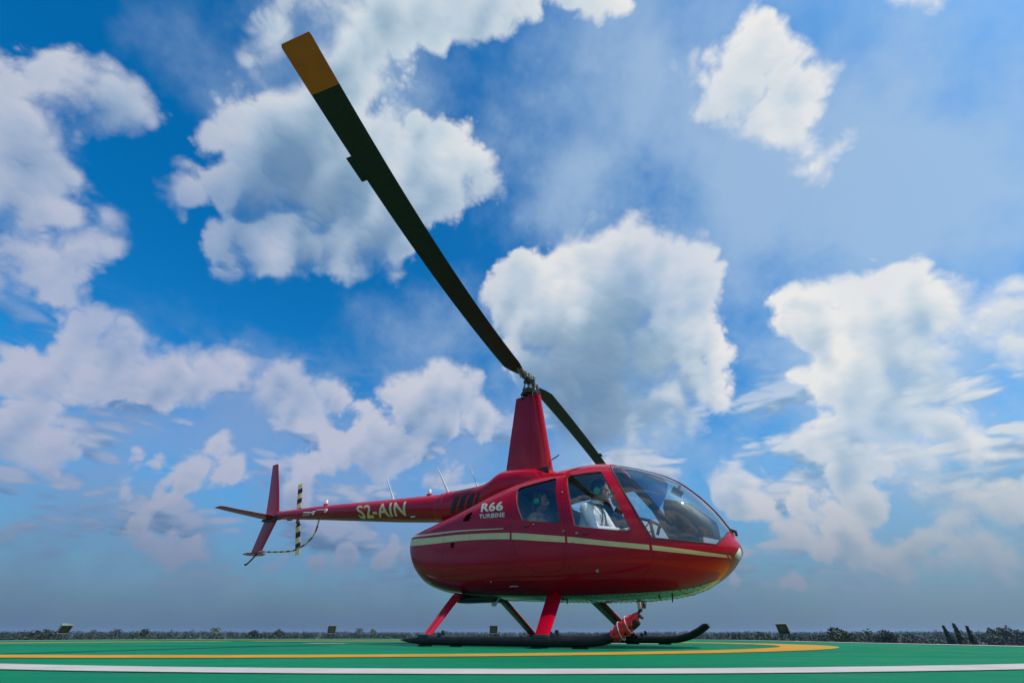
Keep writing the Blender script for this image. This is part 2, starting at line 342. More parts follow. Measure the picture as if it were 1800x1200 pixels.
# ------------------------------------------------------------------ helpers
class MB:
    """collects verts and faces, then links them as ONE mesh object"""
    def __init__(self):
        self.v, self.f, self.m = [], [], []
    def add(self, verts, faces, mat=0):
        o = len(self.v)
        self.v += [tuple(p) for p in verts]
        self.f += [tuple(i + o for i in f) for f in faces]
        self.m += [mat] * len(faces)
        return self
    def box(self, c, s, R=None, mat=0, taper=1.0):
        x, y, z = s[0] / 2, s[1] / 2, s[2] / 2
        pts = [Vector((sx * x * (taper if sz > 0 else 1), sy * y * (taper if sz > 0 else 1), sz * z))
               for sz in (-1, 1) for sy in (-1, 1) for sx in (-1, 1)]
        if R is not None:
            pts = [R @ p for p in pts]
        c = Vector(c)
        return self.add([p + c for p in pts],
                        [(0, 2, 3, 1), (4, 5, 7, 6), (0, 1, 5, 4), (2, 6, 7, 3), (0, 4, 6, 2), (1, 3, 7, 5)], mat)
    def rings(self, rings, cap=True, mat=0, closed=True):
        n = len(rings[0])
        verts = [p for r in rings for p in r]
        faces = []
        for i in range(len(rings) - 1):
            for j in range(n if closed else n - 1):
                k = (j + 1) % n
                faces.append((i * n + j, i * n + k, (i + 1) * n + k, (i + 1) * n + j))
        if cap:
            faces.append(tuple(range(n - 1, -1, -1)))
            faces.append(tuple((len(rings) - 1) * n + j for j in range(n)))
        return self.add(verts, faces, mat)
    def tube(self, path, radii, n=12, up=(0, 0, 1), mat=0, cap=True):
        """radii: number, or per point number / (a, b): b along 'up', a across"""
        path = [Vector(p) for p in path]
        if not isinstance(radii, (list, tuple)) or (len(radii) == 2 and len(path) != 2):
            radii = [radii] * len(path)
        rings, u = [], Vector(up)
        for i, p in enumerate(path):
            t = (path[min(i + 1, len(path) - 1)] - path[max(i - 1, 0)]).normalized()
            if abs(t.dot(u)) > 0.98:
                u = Vector((1, 0, 0)) if abs(t.x) < 0.9 else Vector((0, 1, 0))
            a = t.cross(u).normalized()
            b = a.cross(t).normalized()
            u = b
            r = radii[i]
            ra, rb = (r, r) if not isinstance(r, (list, tuple)) else r
            rings.append([p + a * ra * math.cos(2 * math.pi * k / n) + b * rb * math.sin(2 * math.pi * k / n) for k in range(n)])
        return self.rings(rings, cap, mat)
    def lathe(self, base, axis, prof, n=24, mat=0):
        """prof: list of (distance along axis, radius)"""
        base, axis = Vector(base), Vector(axis).normalized()
        a = axis.orthogonal().normalized()
        b = axis.cross(a)
        rings = [[base + axis * d + (a * math.cos(2 * math.pi * k / n) + b * math.sin(2 * math.pi * k / n)) * max(r, 1e-4) for k in range(n)]
                 for d, r in prof]
        return self.rings(rings, True, mat)
    def sphere(self, c, r, n=16, mat=0, scale=(1, 1, 1), R=None):
        c = Vector(c)
        rings = []
        for i in range(1, n):
            t = math.pi * i / n
            ring = []
            for k in range(2 * n):
                p = Vector((math.sin(t) * math.cos(math.pi * k / n) * r * scale[0], math.sin(t) * math.sin(math.pi * k / n) * r * scale[1], -math.cos(t) * r * scale[2]))
                ring.append(c + (R @ p if R is not None else p))
            rings.append(ring)
        return self.rings(rings, True, mat)
    def mesh(self, name, mats=(), smooth=True, angle=38):
        me = bpy.data.meshes.new(name)
        me.from_pydata(self.v, [], self.f)
        for m in mats:
            me.materials.append(m)
        me.polygons.foreach_set('material_index', self.m)
        fix_normals(me)
        finish(me, smooth, angle)
        return me
    def build(self, name, mats, parent=None, smooth=True, angle=38, bevel=0.0):
        mats = mats if isinstance(mats, (list, tuple)) else [mats]
        me = self.mesh(name, mats, smooth, angle)
        if bevel:
            bm = bmesh.new()
            bm.from_mesh(me)
            es = [e for e in bm.edges if len(e.link_faces) == 2 and e.calc_face_angle(0) > 0.6]
            bmesh.ops.bevel(bm, geom=es, offset=bevel, segments=2, affect='EDGES', profile=0.6)
            bm.to_mesh(me)
            bm.free()
            finish(me, smooth, angle)
        return link(name, me, parent)

def fix_normals(me):
    bm = bmesh.new()
    bm.from_mesh(me)
    bmesh.ops.recalc_face_normals(bm, faces=bm.faces)
    bm.to_mesh(me)
    bm.free()

def finish(me, smooth=True, angle=38):
    if smooth:
        me.polygons.foreach_set('use_smooth', [True] * len(me.polygons))
        me.set_sharp_from_angle(angle=rad(angle))
    me.update()

def link(name, data, parent=None):
    o = bpy.data.objects.new(name, data)
    COL.objects.link(o)
    if parent is not None:
        o.parent = parent
    return o

def thing(name, label, cat, loc=(0, 0, 0), rot=(0, 0, 0), group=None):
    o = bpy.data.objects.new(name, None)
    o.empty_display_size = 0.3
    COL.objects.link(o)
    o.location, o.rotation_euler = loc, rot
    return tag(o, label, cat, group)

def tag(o, label=None, cat=None, group=None, kind=None):
    for k, v in (('label', label), ('category', cat), ('group', group), ('kind', kind)):
        if v:
            o[k] = v
    return o

def boolean(me, cutters, op):
    """me after each cutter mesh; all in the same space"""
    tmp = bpy.data.objects.new("tmp_base", me)
    COL.objects.link(tmp)
    cs = []
    for c in cutters:
        oc = bpy.data.objects.new("tmp_cut", c)
        COL.objects.link(oc)
        m = tmp.modifiers.new("b", 'BOOLEAN')
        m.operation, m.object, m.solver = op, oc, 'EXACT'
        cs.append(oc)
    dg = bpy.context.evaluated_depsgraph_get()
    dg.update()
    res = bpy.data.meshes.new_from_object(tmp.evaluated_get(dg), depsgraph=dg)
    for o in cs + [tmp]:
        bpy.data.objects.remove(o, do_unlink=True)
    return res

def prism(poly, y0, y1):
    """closed prism over a polygon of (x, z)"""
    mb = MB()
    mb.rings([[(x, y0, z) for x, z in poly], [(x, y1, z) for x, z in poly]])
    return mb.mesh("prism", smooth=False)

def rounded(poly, r, n=5):
    """polygon with its corners rounded"""
    out, k = [], len(poly)
    for i in range(k):
        p, a, b = Vector(poly[i]), Vector(poly[i - 1]), Vector(poly[(i + 1) % k])
        ri = r[i] if isinstance(r, (list, tuple)) else r
        da, db = (a - p).normalized(), (b - p).normalized()
        t = min(ri / math.tan(max(da.angle(db) / 2, 0.2)), (a - p).length * 0.45, (b - p).length * 0.45)
        pa, pb = p + da * t, p + db * t
        for j in range(n + 1):
            s = j / n
            out.append(tuple((1 - s) ** 2 * pa + 2 * s * (1 - s) * p + s * s * pb))
    return out

def grow(poly, d):
    """offset a convex polygon outward by d"""
    k = len(poly)
    area = sum(poly[i][0] * poly[(i + 1) % k][1] - poly[(i + 1) % k][0] * poly[i][1] for i in range(k))
    sg = 1 if area > 0 else -1
    lines = []
    for i in range(k):
        a, b = Vector(poly[i]), Vector(poly[(i + 1) % k])
        t = (b - a).normalized()
        nrm = Vector((t.y, -t.x)) * sg
        lines.append((a + nrm * d, t))
    out = []
    for i in range(k):
        (a, t), (b, u) = lines[i - 1], lines[i]
        den = t.x * u.y - t.y * u.x
        if abs(den) < 1e-6:
            out.append(tuple(b))
            continue
        s = ((b - a).x * u.y - (b - a).y * u.x) / den
        out.append(tuple(a + t * s))
    return out

def clip_to(me, poly, ysign=0):
    """keep the part of a surface mesh whose (x, z) lies in a convex polygon (and on one side of y=0)"""
    bm = bmesh.new()
    bm.from_mesh(me)
    k = len(poly)
    area = sum(poly[i][0] * poly[(i + 1) % k][1] - poly[(i + 1) % k][0] * poly[i][1] for i in range(k))
    sg = 1 if area > 0 else -1
    cuts = []
    for i in range(k):
        a, b = Vector(poly[i]), Vector(poly[(i + 1) % k])
        t = b - a
        if t.length < 1e-5:
            continue
        t.normalize()
        cuts.append(((a.x, 0, a.y), (t.y * sg, 0, -t.x * sg)))
    if ysign:
        cuts.append(((0, 0, 0), (0, -ysign, 0)))
    for co, no in cuts:
        bmesh.ops.bisect_plane(bm, geom=bm.verts[:] + bm.edges[:] + bm.faces[:], plane_co=co, plane_no=no, clear_outer=True, dist=1e-6)
    out = bpy.data.meshes.new("clip")
    bm.to_mesh(out)
    bm.free()
    for m in me.materials:
        out.materials.append(m)
    return out

# ------------------------------------------------------------------ materials
def material(name, col=(0.5, 0.5, 0.5), rough=0.5, metal=0.0, spec=0.5, coat=0.0, coat_rough=0.03):
    m = bpy.data.materials.new(name)
    m.use_nodes = True
    b = m.node_tree.nodes['Principled BSDF']
    b.inputs['Base Color'].default_value = (*col, 1)
    b.inputs['Roughness'].default_value = rough
    b.inputs['Metallic'].default_value = metal
    b.inputs['Specular IOR Level'].default_value = spec
    b.inputs['Coat Weight'].default_value = coat
    b.inputs['Coat Roughness'].default_value = coat_rough
    return m

def mottled(name, col, col2, scale, rough=0.5, rough2=None, detail=6, lo=0.35, hi=0.65, bump=0.0, bscale=None, stretch=(1, 1, 1), **kw):
    """two tones of one material, uneven in colour, gloss and height"""
    m = material(name, col, rough, **kw)
    q = NT(m.node_tree)
    b = m.node_tree.nodes['Principled BSDF']
    vec = q.new('ShaderNodeTexCoord').outputs['Object']
    if stretch != (1, 1, 1):
        vec = q.vmath('MULTIPLY', vec, stretch)
    n = q.smooth(q.noise(vec, scale, detail, 0.6), lo, hi)
    q.put(b.inputs['Base Color'], q.mix(n, (*col, 1), (*col2, 1)))
    if rough2 is not None:
        q.put(b.inputs['Roughness'], q.smooth(q.noise(vec, scale * 2.3, detail, 0.6), 0.3, 0.7, rough, rough2))
    if bump:
        bp = q.new('ShaderNodeBump')
        bp.inputs['Strength'].default_value = 1.0
        bp.inputs['Distance'].default_value = bump
        q.put(bp.inputs['Height'], q.noise(vec, bscale or scale * 3, detail, 0.6))
        q.put(b.inputs['Normal'], bp.outputs['Normal'])
    return m

def glass(name, tint, edge=0.0):
    """a thin clear pane: the scene passes through, the sky is mirrored by Fresnel"""
    m = bpy.data.materials.new(name)
    m.use_nodes = True
    t = m.node_tree
    t.nodes.clear()
    q = NT(t)
    lw = q.new('ShaderNodeLayerWeight')
    lw.inputs['Blend'].default_value = 0.5
    fac = q.math('MULTIPLY_ADD', q.math('POWER', lw.outputs['Facing'], 4.0), 0.80, 0.13, clamp=True)
    tr = q.new('ShaderNodeBsdfTransparent')
    tr.inputs['Color'].default_value = (*tint, 1)
    gl = q.new('ShaderNodeBsdfGlossy')
    gl.inputs['Roughness'].default_value = 0.012
    mx = q.new('ShaderNodeMixShader')
    q.put(mx.inputs[0], fac)
    t.links.new(tr.outputs[0], mx.inputs[1])
    t.links.new(gl.outputs[0], mx.inputs[2])
    o = q.new('ShaderNodeOutputMaterial')
    t.links.new(mx.outputs[0], o.inputs['Surface'])
    return m

M = {}
M['red'] = mottled("red_paint", (0.45, 0.0008, 0.018), (0.40, 0.0008, 0.015), 2.0, 0.30, 0.38, spec=0.05, coat=0.6, coat_rough=0.012, bump=0.00012, bscale=9.0)
M['red_mast'] = M['red']
M['cream'] = mottled("cream_vinyl", (0.80, 0.56, 0.25), (0.74, 0.51, 0.23), 6.0, 0.35, 0.45, coat=0.6)
M['silver'] = mottled("pale_vinyl", (0.72, 0.66, 0.52), (0.64, 0.58, 0.45), 6.0, 0.35, 0.45, coat=0.5)
M['black'] = mottled("black_paint", (0.012, 0.013, 0.013), (0.02, 0.022, 0.021), 9.0, 0.45, 0.6)
M['blade'] = mottled("blade_black", (0.007, 0.009, 0.008), (0.013, 0.015, 0.013), 5.0, 0.5, 0.62, stretch=(1, 8, 1), bump=0.0004, bscale=70)
M['orange_tip'] = mottled("blade_tip_yellow", (1.0, 0.135, 0.003), (0.93, 0.115, 0.003), 7.0, 0.45, 0.55)
M['grille'] = mottled("louver_grille", (0.05, 0.008, 0.012), (0.03, 0.006, 0.009), 30.0, 0.5, 0.65)
M['rubber'] = mottled("black_rubber", (0.018, 0.018, 0.019), (0.03, 0.029, 0.028), 20.0, 0.6, 0.75)
M['skid'] = mottled("skid_black", (0.008, 0.008, 0.009), (0.018, 0.015, 0.015), 14.0, 0.42, 0.6, spec=0.3, bump=0.0006, bscale=60)
M['metal'] = mottled("bare_metal", (0.34, 0.34, 0.33), (0.22, 0.22, 0.21), 18.0, 0.3, 0.48, metal=0.9)
M['dark_metal'] = mottled("dark_metal", (0.05, 0.055, 0.055), (0.09, 0.095, 0.09), 22.0, 0.36, 0.55, metal=0.6)
M['white_paint'] = mottled("white_gloss", (0.74, 0.74, 0.72), (0.66, 0.66, 0.64), 10.0, 0.3, 0.4, coat=0.5)
M['belly'] = mottled("belly_white", (0.55, 0.55, 0.53), (0.42, 0.42, 0.40), 5.0, 0.3, 0.5, coat=0.6)
M['lining'] = mottled("cabin_lining", (0.30, 0.26, 0.21), (0.24, 0.21, 0.17), 15.0, 0.8, 0.9)
M['leather'] = mottled("seat_leather", (0.16, 0.13, 0.105), (0.12, 0.10, 0.08), 14.0, 0.5, 0.65, bump=0.001)
M['carpet'] = mottled("cabin_carpet", (0.03, 0.03, 0.032), (0.045, 0.044, 0.044), 60.0, 0.95)
M['panel_black'] = mottled("instrument_black", (0.015, 0.015, 0.016), (0.025, 0.025, 0.026), 30.0, 0.55, 0.7)
M['glass'] = glass("window_glass", (0.92, 0.95, 0.95))
M['tinted'] = glass("tinted_glass", (0.10, 0.30, 0.52))
M['windshield'] = glass("windshield_glass", (0.80, 0.85, 0.86))
M['lamp_glass'] = material("lamp_lens", (0.75, 0.73, 0.62), 0.08, 0.0, 0.8, coat=1.0)
M['red_cloth'] = mottled("red_tape", (0.72, 0.008, 0.008), (0.55, 0.006, 0.008), 28.0, 0.5, 0.6, coat=0.2)
M['white_plastic'] = material("white_plastic", (0.75, 0.75, 0.74), 0.4)
M['beige_plastic'] = mottled("camera_case", (0.42, 0.36, 0.26), (0.34, 0.29, 0.2), 40, 0.35)

# ------------------------------------------------------------------ the roof-top deck
def deck_material():
    m = material("deck_green", (0.01, 0.2, 0.1), 0.6, spec=0.06)
    q = NT(m.node_tree)
    b = m.node_tree.nodes['Principled BSDF']
    v = q.new('ShaderNodeTexCoord').outputs['Object']
    n1 = q.smooth(q.noise(v, 0.55, 5, 0.6), 0.3, 0.7)
    c = q.mix(n1, (0.002, 0.190, 0.078, 1), (0.003, 0.150, 0.076, 1))
    # scuffs brushed along the roller's path
    n2 = q.smooth(q.noise(q.vmath('MULTIPLY', v, (0.9, 5.0, 1.0)), 2.2, 8, 0.68), 0.56, 0.78)
    c = q.mix(q.math('MULTIPLY', n2, 0.55), c, (0.05, 0.21, 0.14, 1))
    # tyre and skid scrapes, rain-dried puddle rims, faded roller bands
    n5 = q.smooth(q.noise(q.vmath('MULTIPLY', v, (0.35, 3.2, 1.0)), 1.1, 9, 0.66, dist=0.6), 0.54, 0.66)
    c = q.mix(q.math('MULTIPLY', n5, 0.5), c, (0.004, 0.105, 0.052, 1))
    n6 = q.noise(v, 0.9, 3, 0.5, dist=1.5)
    rim = q.math('SUBTRACT', 1.0, q.math('MULTIPLY', q.math('ABSOLUTE', q.math('SUBTRACT', n6, 0.56)), 55.0), clamp=True)
    c = q.mix(q.math('MULTIPLY', rim, 0.10), c, (0.05, 0.20, 0.14, 1))
    n3 = q.smooth(q.noise(v, 46.0, 4, 0.7), 0.60, 0.75)
    c = q.mix(q.math('MULTIPLY', n3, 0.35), c, (0.003, 0.12, 0.06, 1))
    n4 = q.smooth(q.noise(v, 1.4, 7, 0.7, dist=1.2), 0.60, 0.70)
    c = q.mix(q.math('MULTIPLY', n4, 0.45), c, (0.02, 0.10, 0.07, 1))
    q.put(b.inputs['Base Color'], c)
    q.put(b.inputs['Roughness'], q.smooth(q.noise(v, 3.0, 6, 0.6), 0.3, 0.7, 0.55, 0.8))
    bp = q.new('ShaderNodeBump')
    bp.inputs['Distance'].default_value = 0.0012
    q.put(bp.inputs['Height'], q.noise(v, 120.0, 5, 0.7))
    q.put(b.inputs['Normal'], bp.outputs['Normal'])
    return m

def worn(name, col, dirt, under):
    """line paint, grubby and worn through in places to the green below"""
    m = material(name, col, 0.7, spec=0.15)
    q = NT(m.node_tree)
    b = m.node_tree.nodes['Principled BSDF']
    v = q.new('ShaderNodeTexCoord').outputs['Object']
    c = q.mix(q.smooth(q.noise(v, 3.0, 7, 0.65), 0.35, 0.75), (*col, 1), (*dirt, 1))
    c = q.mix(q.math('MULTIPLY', q.smooth(q.noise(q.vmath('MULTIPLY', v, (1, 4, 1)), 5.0, 8, 0.72), 0.60, 0.72), 0.5), c, (*dirt, 1))
    c = q.mix(q.smooth(q.noise(v, 34.0, 8, 0.75), 0.66, 0.72), c, (*under, 1))
    q.put(b.inputs['Base Color'], c)
    bp = q.new('ShaderNodeBump')
    bp.inputs['Distance'].default_value = 0.001
    q.put(bp.inputs['Height'], q.noise(v, 90.0, 5, 0.7))
    q.put(b.inputs['Normal'], bp.outputs['Normal'])
    return m

M['deck'] = deck_material()
M['line_white'] = worn("line_white", (0.52, 0.465, 0.44), (0.42, 0.37, 0.35), (0.03, 0.2, 0.12))
M['line_yellow'] = worn("line_yellow", (0.55, 0.27, 0.022), (0.44, 0.20, 0.02), (0.03, 0.2, 0.12))
M['concrete'] = mottled("concrete", (0.26, 0.25, 0.24), (0.2, 0.19, 0.18), 2.0, 0.85, 0.95, bump=0.004)
M['kerb'] = mottled("kerb_dark", (0.035, 0.06, 0.05), (0.05, 0.07, 0.06), 4.0, 0.8, 0.9)
M['deck_strip'] = mottled("deck_strip_dark", (0.006, 0.09, 0.06), (0.01, 0.07, 0.05), 4.0, 0.7, 0.8)

# outline of the painted white border (also fixes the deck's edge)
BORDER = [(-2.2, 2.17), (-1.1, 1.93), (0.0, 1.85), (1.1, 1.93), (2.2, 2.17), (3.4, 2.62), (4.6, 3.3), (5.35, 4.3), (5.42, 5.8), (5.1, 8.0),
          (4.75, 10.4), (4.0, 11.9), (2.4, 12.75), (0.0, 13.1), (-2.6, 13.3), (-5.2, 13.2), (-7.3, 12.6), (-9.0, 11.3), (-9.9, 9.4), (-9.9, 7.2), (-8.9, 5.2), (-7.0, 3.7), (-4.6, 2.95)]
def closed_curve(pts, per=8):
    n, out = len(pts), []
    for i in range(n):
        p0, p1, p2, p3 = (np.array(pts[(i + k - 1) % n]) for k in range(4))
        for j in range(per):
            t = j / per
            out.append(tuple(0.5 * ((2 * p1) + (-p0 + p2) * t + (2 * p0 - 5 * p1 + 4 * p2 - p3) * t * t + (-p0 + 3 * p1 - 3 * p2 + p3) * t ** 3)))
    return out
border = closed_curve(BORDER)
def inset(poly, d, jitter=0.0):
    n, out = len(poly), []
    for i in range(n):
        a, b = Vector(poly[i - 1]), Vector(poly[(i + 1) % n])
        t = (b - a).normalized()
        nr = Vector((-t.y, t.x))
        p = Vector(poly[i]) + nr * (d + random.uniform(-jitter, jitter))
        out.append((p.x, p.y))
    return out
def flat_ring(name, outer, inner, z, mat, kind='structure'):
    mb = MB()
    th = 0.0015
    mb.rings([[(x, y, z - th) for x, y in outer], [(x, y, z) for x, y in outer], [(x, y, z) for x, y in inner], [(x, y, z - th) for x, y in inner]], cap=False)
    o = mb.build(name, mat, smooth=False)
    return tag(o, kind=kind)

# slab: reaches behind the camera, ends just past the border on the far side
deck_outline = [(x, y) for x, y in inset(border, -0.16) if y > 3.0]
k0 = max(range(len(deck_outline)), key=lambda i: (deck_outline[i][0] > 0) * 100 - deck_outline[i][1])
deck_outline = deck_outline[k0:] + deck_outline[:k0]
front = [(deck_outline[-1][0] - 2.0, 1.0), (-9.5, -6.0), (8.5, -6.0), (deck_outline[0][0] + 0.6, 1.0)]
slab = deck_outline + front
mb = MB()
mb.rings([[(x, y, -0.35) for x, y in slab], [(x, y, 0.0) for x, y in slab]])
deck = tag(mb.build("helipad_deck", M['deck'], smooth=False), kind='structure')
flat_ring("white_border", border, inset(border, 0.25, 0.004), 0.004, M['line_white'])
RC = (-2.15, 6.40)
def oval(a, b, j=0.0):
    return [(RC[0] + (a + random.uniform(-j, j)) * math.cos(t), RC[1] + (b + random.uniform(-j, j)) * math.sin(t)) for t in np.linspace(0, 2 * math.pi, 181)[:-1]]
ring_o, ring_i = oval(5.62, 3.38), oval(5.08, 3.00, 0.004)
flat_ring("yellow_circle", ring_o, ring_i, 0.004, M['line_yellow'])
def flat_poly(name, pts, z, mat):
    mb = MB()
    mb.rings([[(x, y, z - 0.0015) for x, y in pts], [(x, y, z) for x, y in pts]])
    return tag(mb.build(name, mat, smooth=False), kind='structure')
# worn white strokes of the landing letter, left of the machine
def stroke(p, q_, wd):
    p, q_ = Vector(p), Vector(q_)
    t = (q_ - p).normalized()
    nr = Vector((-t.y, t.x)) * wd / 2
    return [tuple(p + nr), tuple(p - nr), tuple(q_ - nr), tuple(q_ + nr)]
flat_poly("white_letter_stroke", stroke((-2.75, 7.35), (-1.1, 6.55), 0.20), 0.0042, M['line_white'])
flat_poly("white_letter_stroke", stroke((-1.6, 8.6), (1.9, 7.0), 0.24), 0.0042, M['line_white'])
# thin darker green strip across the deck, left of the machine
flat_poly("dark_deck_strip", [(-9.0, 6.25), (-3.0, 5.82), (-1.9, 5.72), (-1.9, 5.745), (-3.0, 5.85), (-9.0, 6.29)], 0.0030, M['deck_strip'])
# low kerb at the far rim
ko, ki = inset(border, -0.30), inset(border, -0.162)
sel = [i for i, p in enumerate(border) if p[1] > 5.0]
s0 = next(i for i in sel if (i - 1) % len(border) not in sel)
order = [(s0 + k) % len(border) for k in range(len(sel))]
mb = MB()
mb.rings([[(*ko[i], -0.5), (*ko[i], -0.012), (*ki[i], -0.012), (*ki[i], -0.5)] for i in order])
tag(mb.build("roof_kerb", M['kerb'], smooth=False), kind='structure')
# the block that carries the deck
mb = MB()
mb.rings([[(x * 0.97, y * 0.97, -5.0) for x, y in slab], [(x * 0.97, y * 0.97, -0.352) for x, y in slab]])
blk = mb.build("roof_block", M['concrete'], smooth=False)
tag(blk, "plain concrete block under the green landing deck", "building")

# ------------------------------------------------------------------ country round about
M['land'] = mottled("land_green", (0.035, 0.055, 0.025), (0.07, 0.075, 0.035), 0.02, 0.95, detail=8)
LAND_Z = -5.0
mb = MB()
N_R = 96
rr = [0.1, 40, 120, 300, 700, 1500, 3000]
mb.rings([[(r * math.cos(2 * math.pi * k / N_R), r * math.sin(2 * math.pi * k / N_R), LAND_Z) for k in range(N_R)] for r in rr], cap=False)
tag(mb.build("ground", M['land'], smooth=False), kind='structure')

def leaf_material(name, a, b):
    m = mottled(name, a, b, 0.35, 0.7, 0.8, detail=4, lo=0.3, hi=0.7)
    return m
M['leaf_dark'] = leaf_material("foliage_dark", (0.008, 0.021, 0.012), (0.02, 0.034, 0.015))
M['leaf_mid'] = leaf_material("foliage_mid", (0.025, 0.048, 0.016), (0.055, 0.075, 0.028))
M['bark'] = mottled("bark", (0.09, 0.065, 0.045), (0.05, 0.04, 0.03), 6.0, 0.9)

def crown_leaves(mb, c, r, n, size, g, squash=0.8):
    """many small leaf clumps scattered through a crown"""
    for _ in range(n):
        d = g.standard_normal(3)
        d /= np.linalg.norm(d)
        p = np.array(c) + d * r * g.uniform(0.35, 1.0) ** 0.6 * np.array([1, 1, squash])
        a = g.standard_normal(3); a /= np.linalg.norm(a)
        b = np.cross(a, g.standard_normal(3)); b /= np.linalg.norm(b) + 1e-6
        s = size * g.uniform(0.6, 1.3)
        mb.add([p - a * s, p + b * s * 0.7, p + a * s, p - b * s * 0.7], [(0, 1, 2, 3)])

def make_tree(kind, h, seed, name, label, cat, loc, group):
    g = np.random.default_rng(seed)
    t = thing(name, label, cat, loc, (0, 0, g.uniform(0, 6)), group)
    lm = M['leaf_dark'] if g.uniform() < 0.6 else M['leaf_mid']
    tr, cr = MB(), MB()
    if kind == 'broad':
        tr.tube([(0, 0, 0), (0.1, 0, h * 0.3), (0, 0.1, h * 0.6)], [h * 0.035, h * 0.028, h * 0.012], 7)
        for i in range(6):
            a = g.uniform(0, 6.28)
            e = np.array([math.cos(a) * h * 0.26, math.sin(a) * h * 0.26, h * g.uniform(0.5, 0.8)])
            tr.tube([(0, 0, h * 0.4), tuple(e * 0.6 + np.array([0, 0, h * 0.16])), tuple(e)], [h * 0.014, h * 0.01, h * 0.005], 5)
            crown_leaves(cr, e, h * g.uniform(0.16, 0.24), 110, h * 0.042, g)
        crown_leaves(cr, (0, 0, h * 0.80), h * 0.20, 110, h * 0.042, g)
    elif kind == 'palm':
        tr.tube([(0, 0, 0), (0.15, 0, h * 0.5), (0.05, 0, h * 0.9)], [h * 0.02, h * 0.015, h * 0.013], 7)
        for i in range(15):
            a = i * 2.4
            el = g.uniform(-0.3, 0.9)
            L = h * 0.30
            pts = [np.array([0.05, 0, h * 0.9]) + np.array([math.cos(a) * L * s, math.sin(a) * L * s, L * (el * s - 0.9 * s * s)]) for s in (0, 0.35, 0.7, 1.0)]
            side = np.array([-math.sin(a), math.cos(a), 0]) * L * 0.16
            for u, v in zip(pts[:-1], pts[1:]):
                dr = np.array([0, 0, -L * 0.10])
                cr.add([u, u + side + dr, v + side * 0.8 + dr, v], [(0, 1, 2, 3)])
                cr.add([u, u - side + dr, v - side * 0.8 + dr, v], [(3, 2, 1, 0)])
    elif kind == 'spike':
        tr.tube([(0, 0, 0), (h * 0.02, 0, h * 0.5), (h * -0.05, 0, h * 0.97)], [h * 0.025, h * 0.016, h * 0.004], 7)
        for i in range(13):
            s = 0.12 + 0.85 * i / 12
            crown_leaves(cr, (h * (0.03 - 0.08 * s), 0, h * s), h * 0.17 * (1.08 - s), 34, h * 0.05, g, 1.1)
    else:
        tr.tube([(0, 0, 0), (0.05, 0, h * 0.5)], [h * 0.03, h * 0.015], 6)
        for i in range(5):
            a = g.uniform(0, 6.28)
            crown_leaves(cr, (math.cos(a) * h * 0.5, math.sin(a) * h * 0.5, h * g.uniform(0.45, 0.62)), h * 0.38, 110, h * 0.06, g)
        crown_leaves(cr, (0, 0, h * 0.65), h * 0.36, 130, h * 0.06, g)
    tr.build("trunk", M['bark'], t)
    cr.build("crown", lm, t, smooth=False)
    return t

def on_bearing(az, dist):
    return (dist * math.sin(az), dist * math.cos(az), LAND_Z)

# trees that stand out of the far wood: (bearing in degrees, distance, height, kind, what it looks like)
SINGLE = [
    (39.6, 150, 6.9, 'spike', "tallest spiky tree, middle of three pointed ones on the right"),
    (38.9, 150, 6.5, 'spike', "pointed tree at the left of the three on the right"),
    (40.25, 152, 6.4, 'spike', "slightly lower pointed tree, right of the three spiky ones"),
    (42.6, 260, 7.9, 'bush', "wide domed clump of trees near the right end of the skyline"),
    (30.8, 130, 6.5, 'broad', "ragged tree standing alone right of the tilted floodlight"),
    (24.6, 240, 6.3, 'bush', "low bushy tree just left of the right floodlight"),
    (34.6, 170, 6.3, 'broad', "thin leafy tree between the ragged tree and the pointed trees"),
    (-15.8, 300, 8.0, 'palm', "tall palm just right of the second floodlight"),
    (-14.4, 330, 7.8, 'palm', "shorter palm right of the tall one near the second floodlight"),
    (-28.8, 260, 7.5, 'palm', "lone palm standing up between the first two floodlights"),
    (-23.4, 280, 7.2, 'broad', "round topped tree left of the second floodlight"),
    (-25.4, 270, 6.8, 'broad', "bushy tree between the lone palm and the round topped tree"),
    (-34.2, 220, 6.7, 'broad', "dark round tree right of the leftmost floodlight"),
    (-41.0, 200, 6.5, 'bush', "broad dark bush left of the leftmost floodlight"),
    (-36.2, 330, 7.4, 'palm', "small palm just right of the leftmost floodlight"),
]
for i, (az, d, h, kind, what) in enumerate(SINGLE):
    make_tree(kind, h, 100 + i, {'spike': "pointed_tree", 'bush': "bushy_tree", 'broad': "leafy_tree", 'palm': "palm_tree"}[kind],
              what, "tree", on_bearing(rad(az), d), "trees standing out of the far wood")

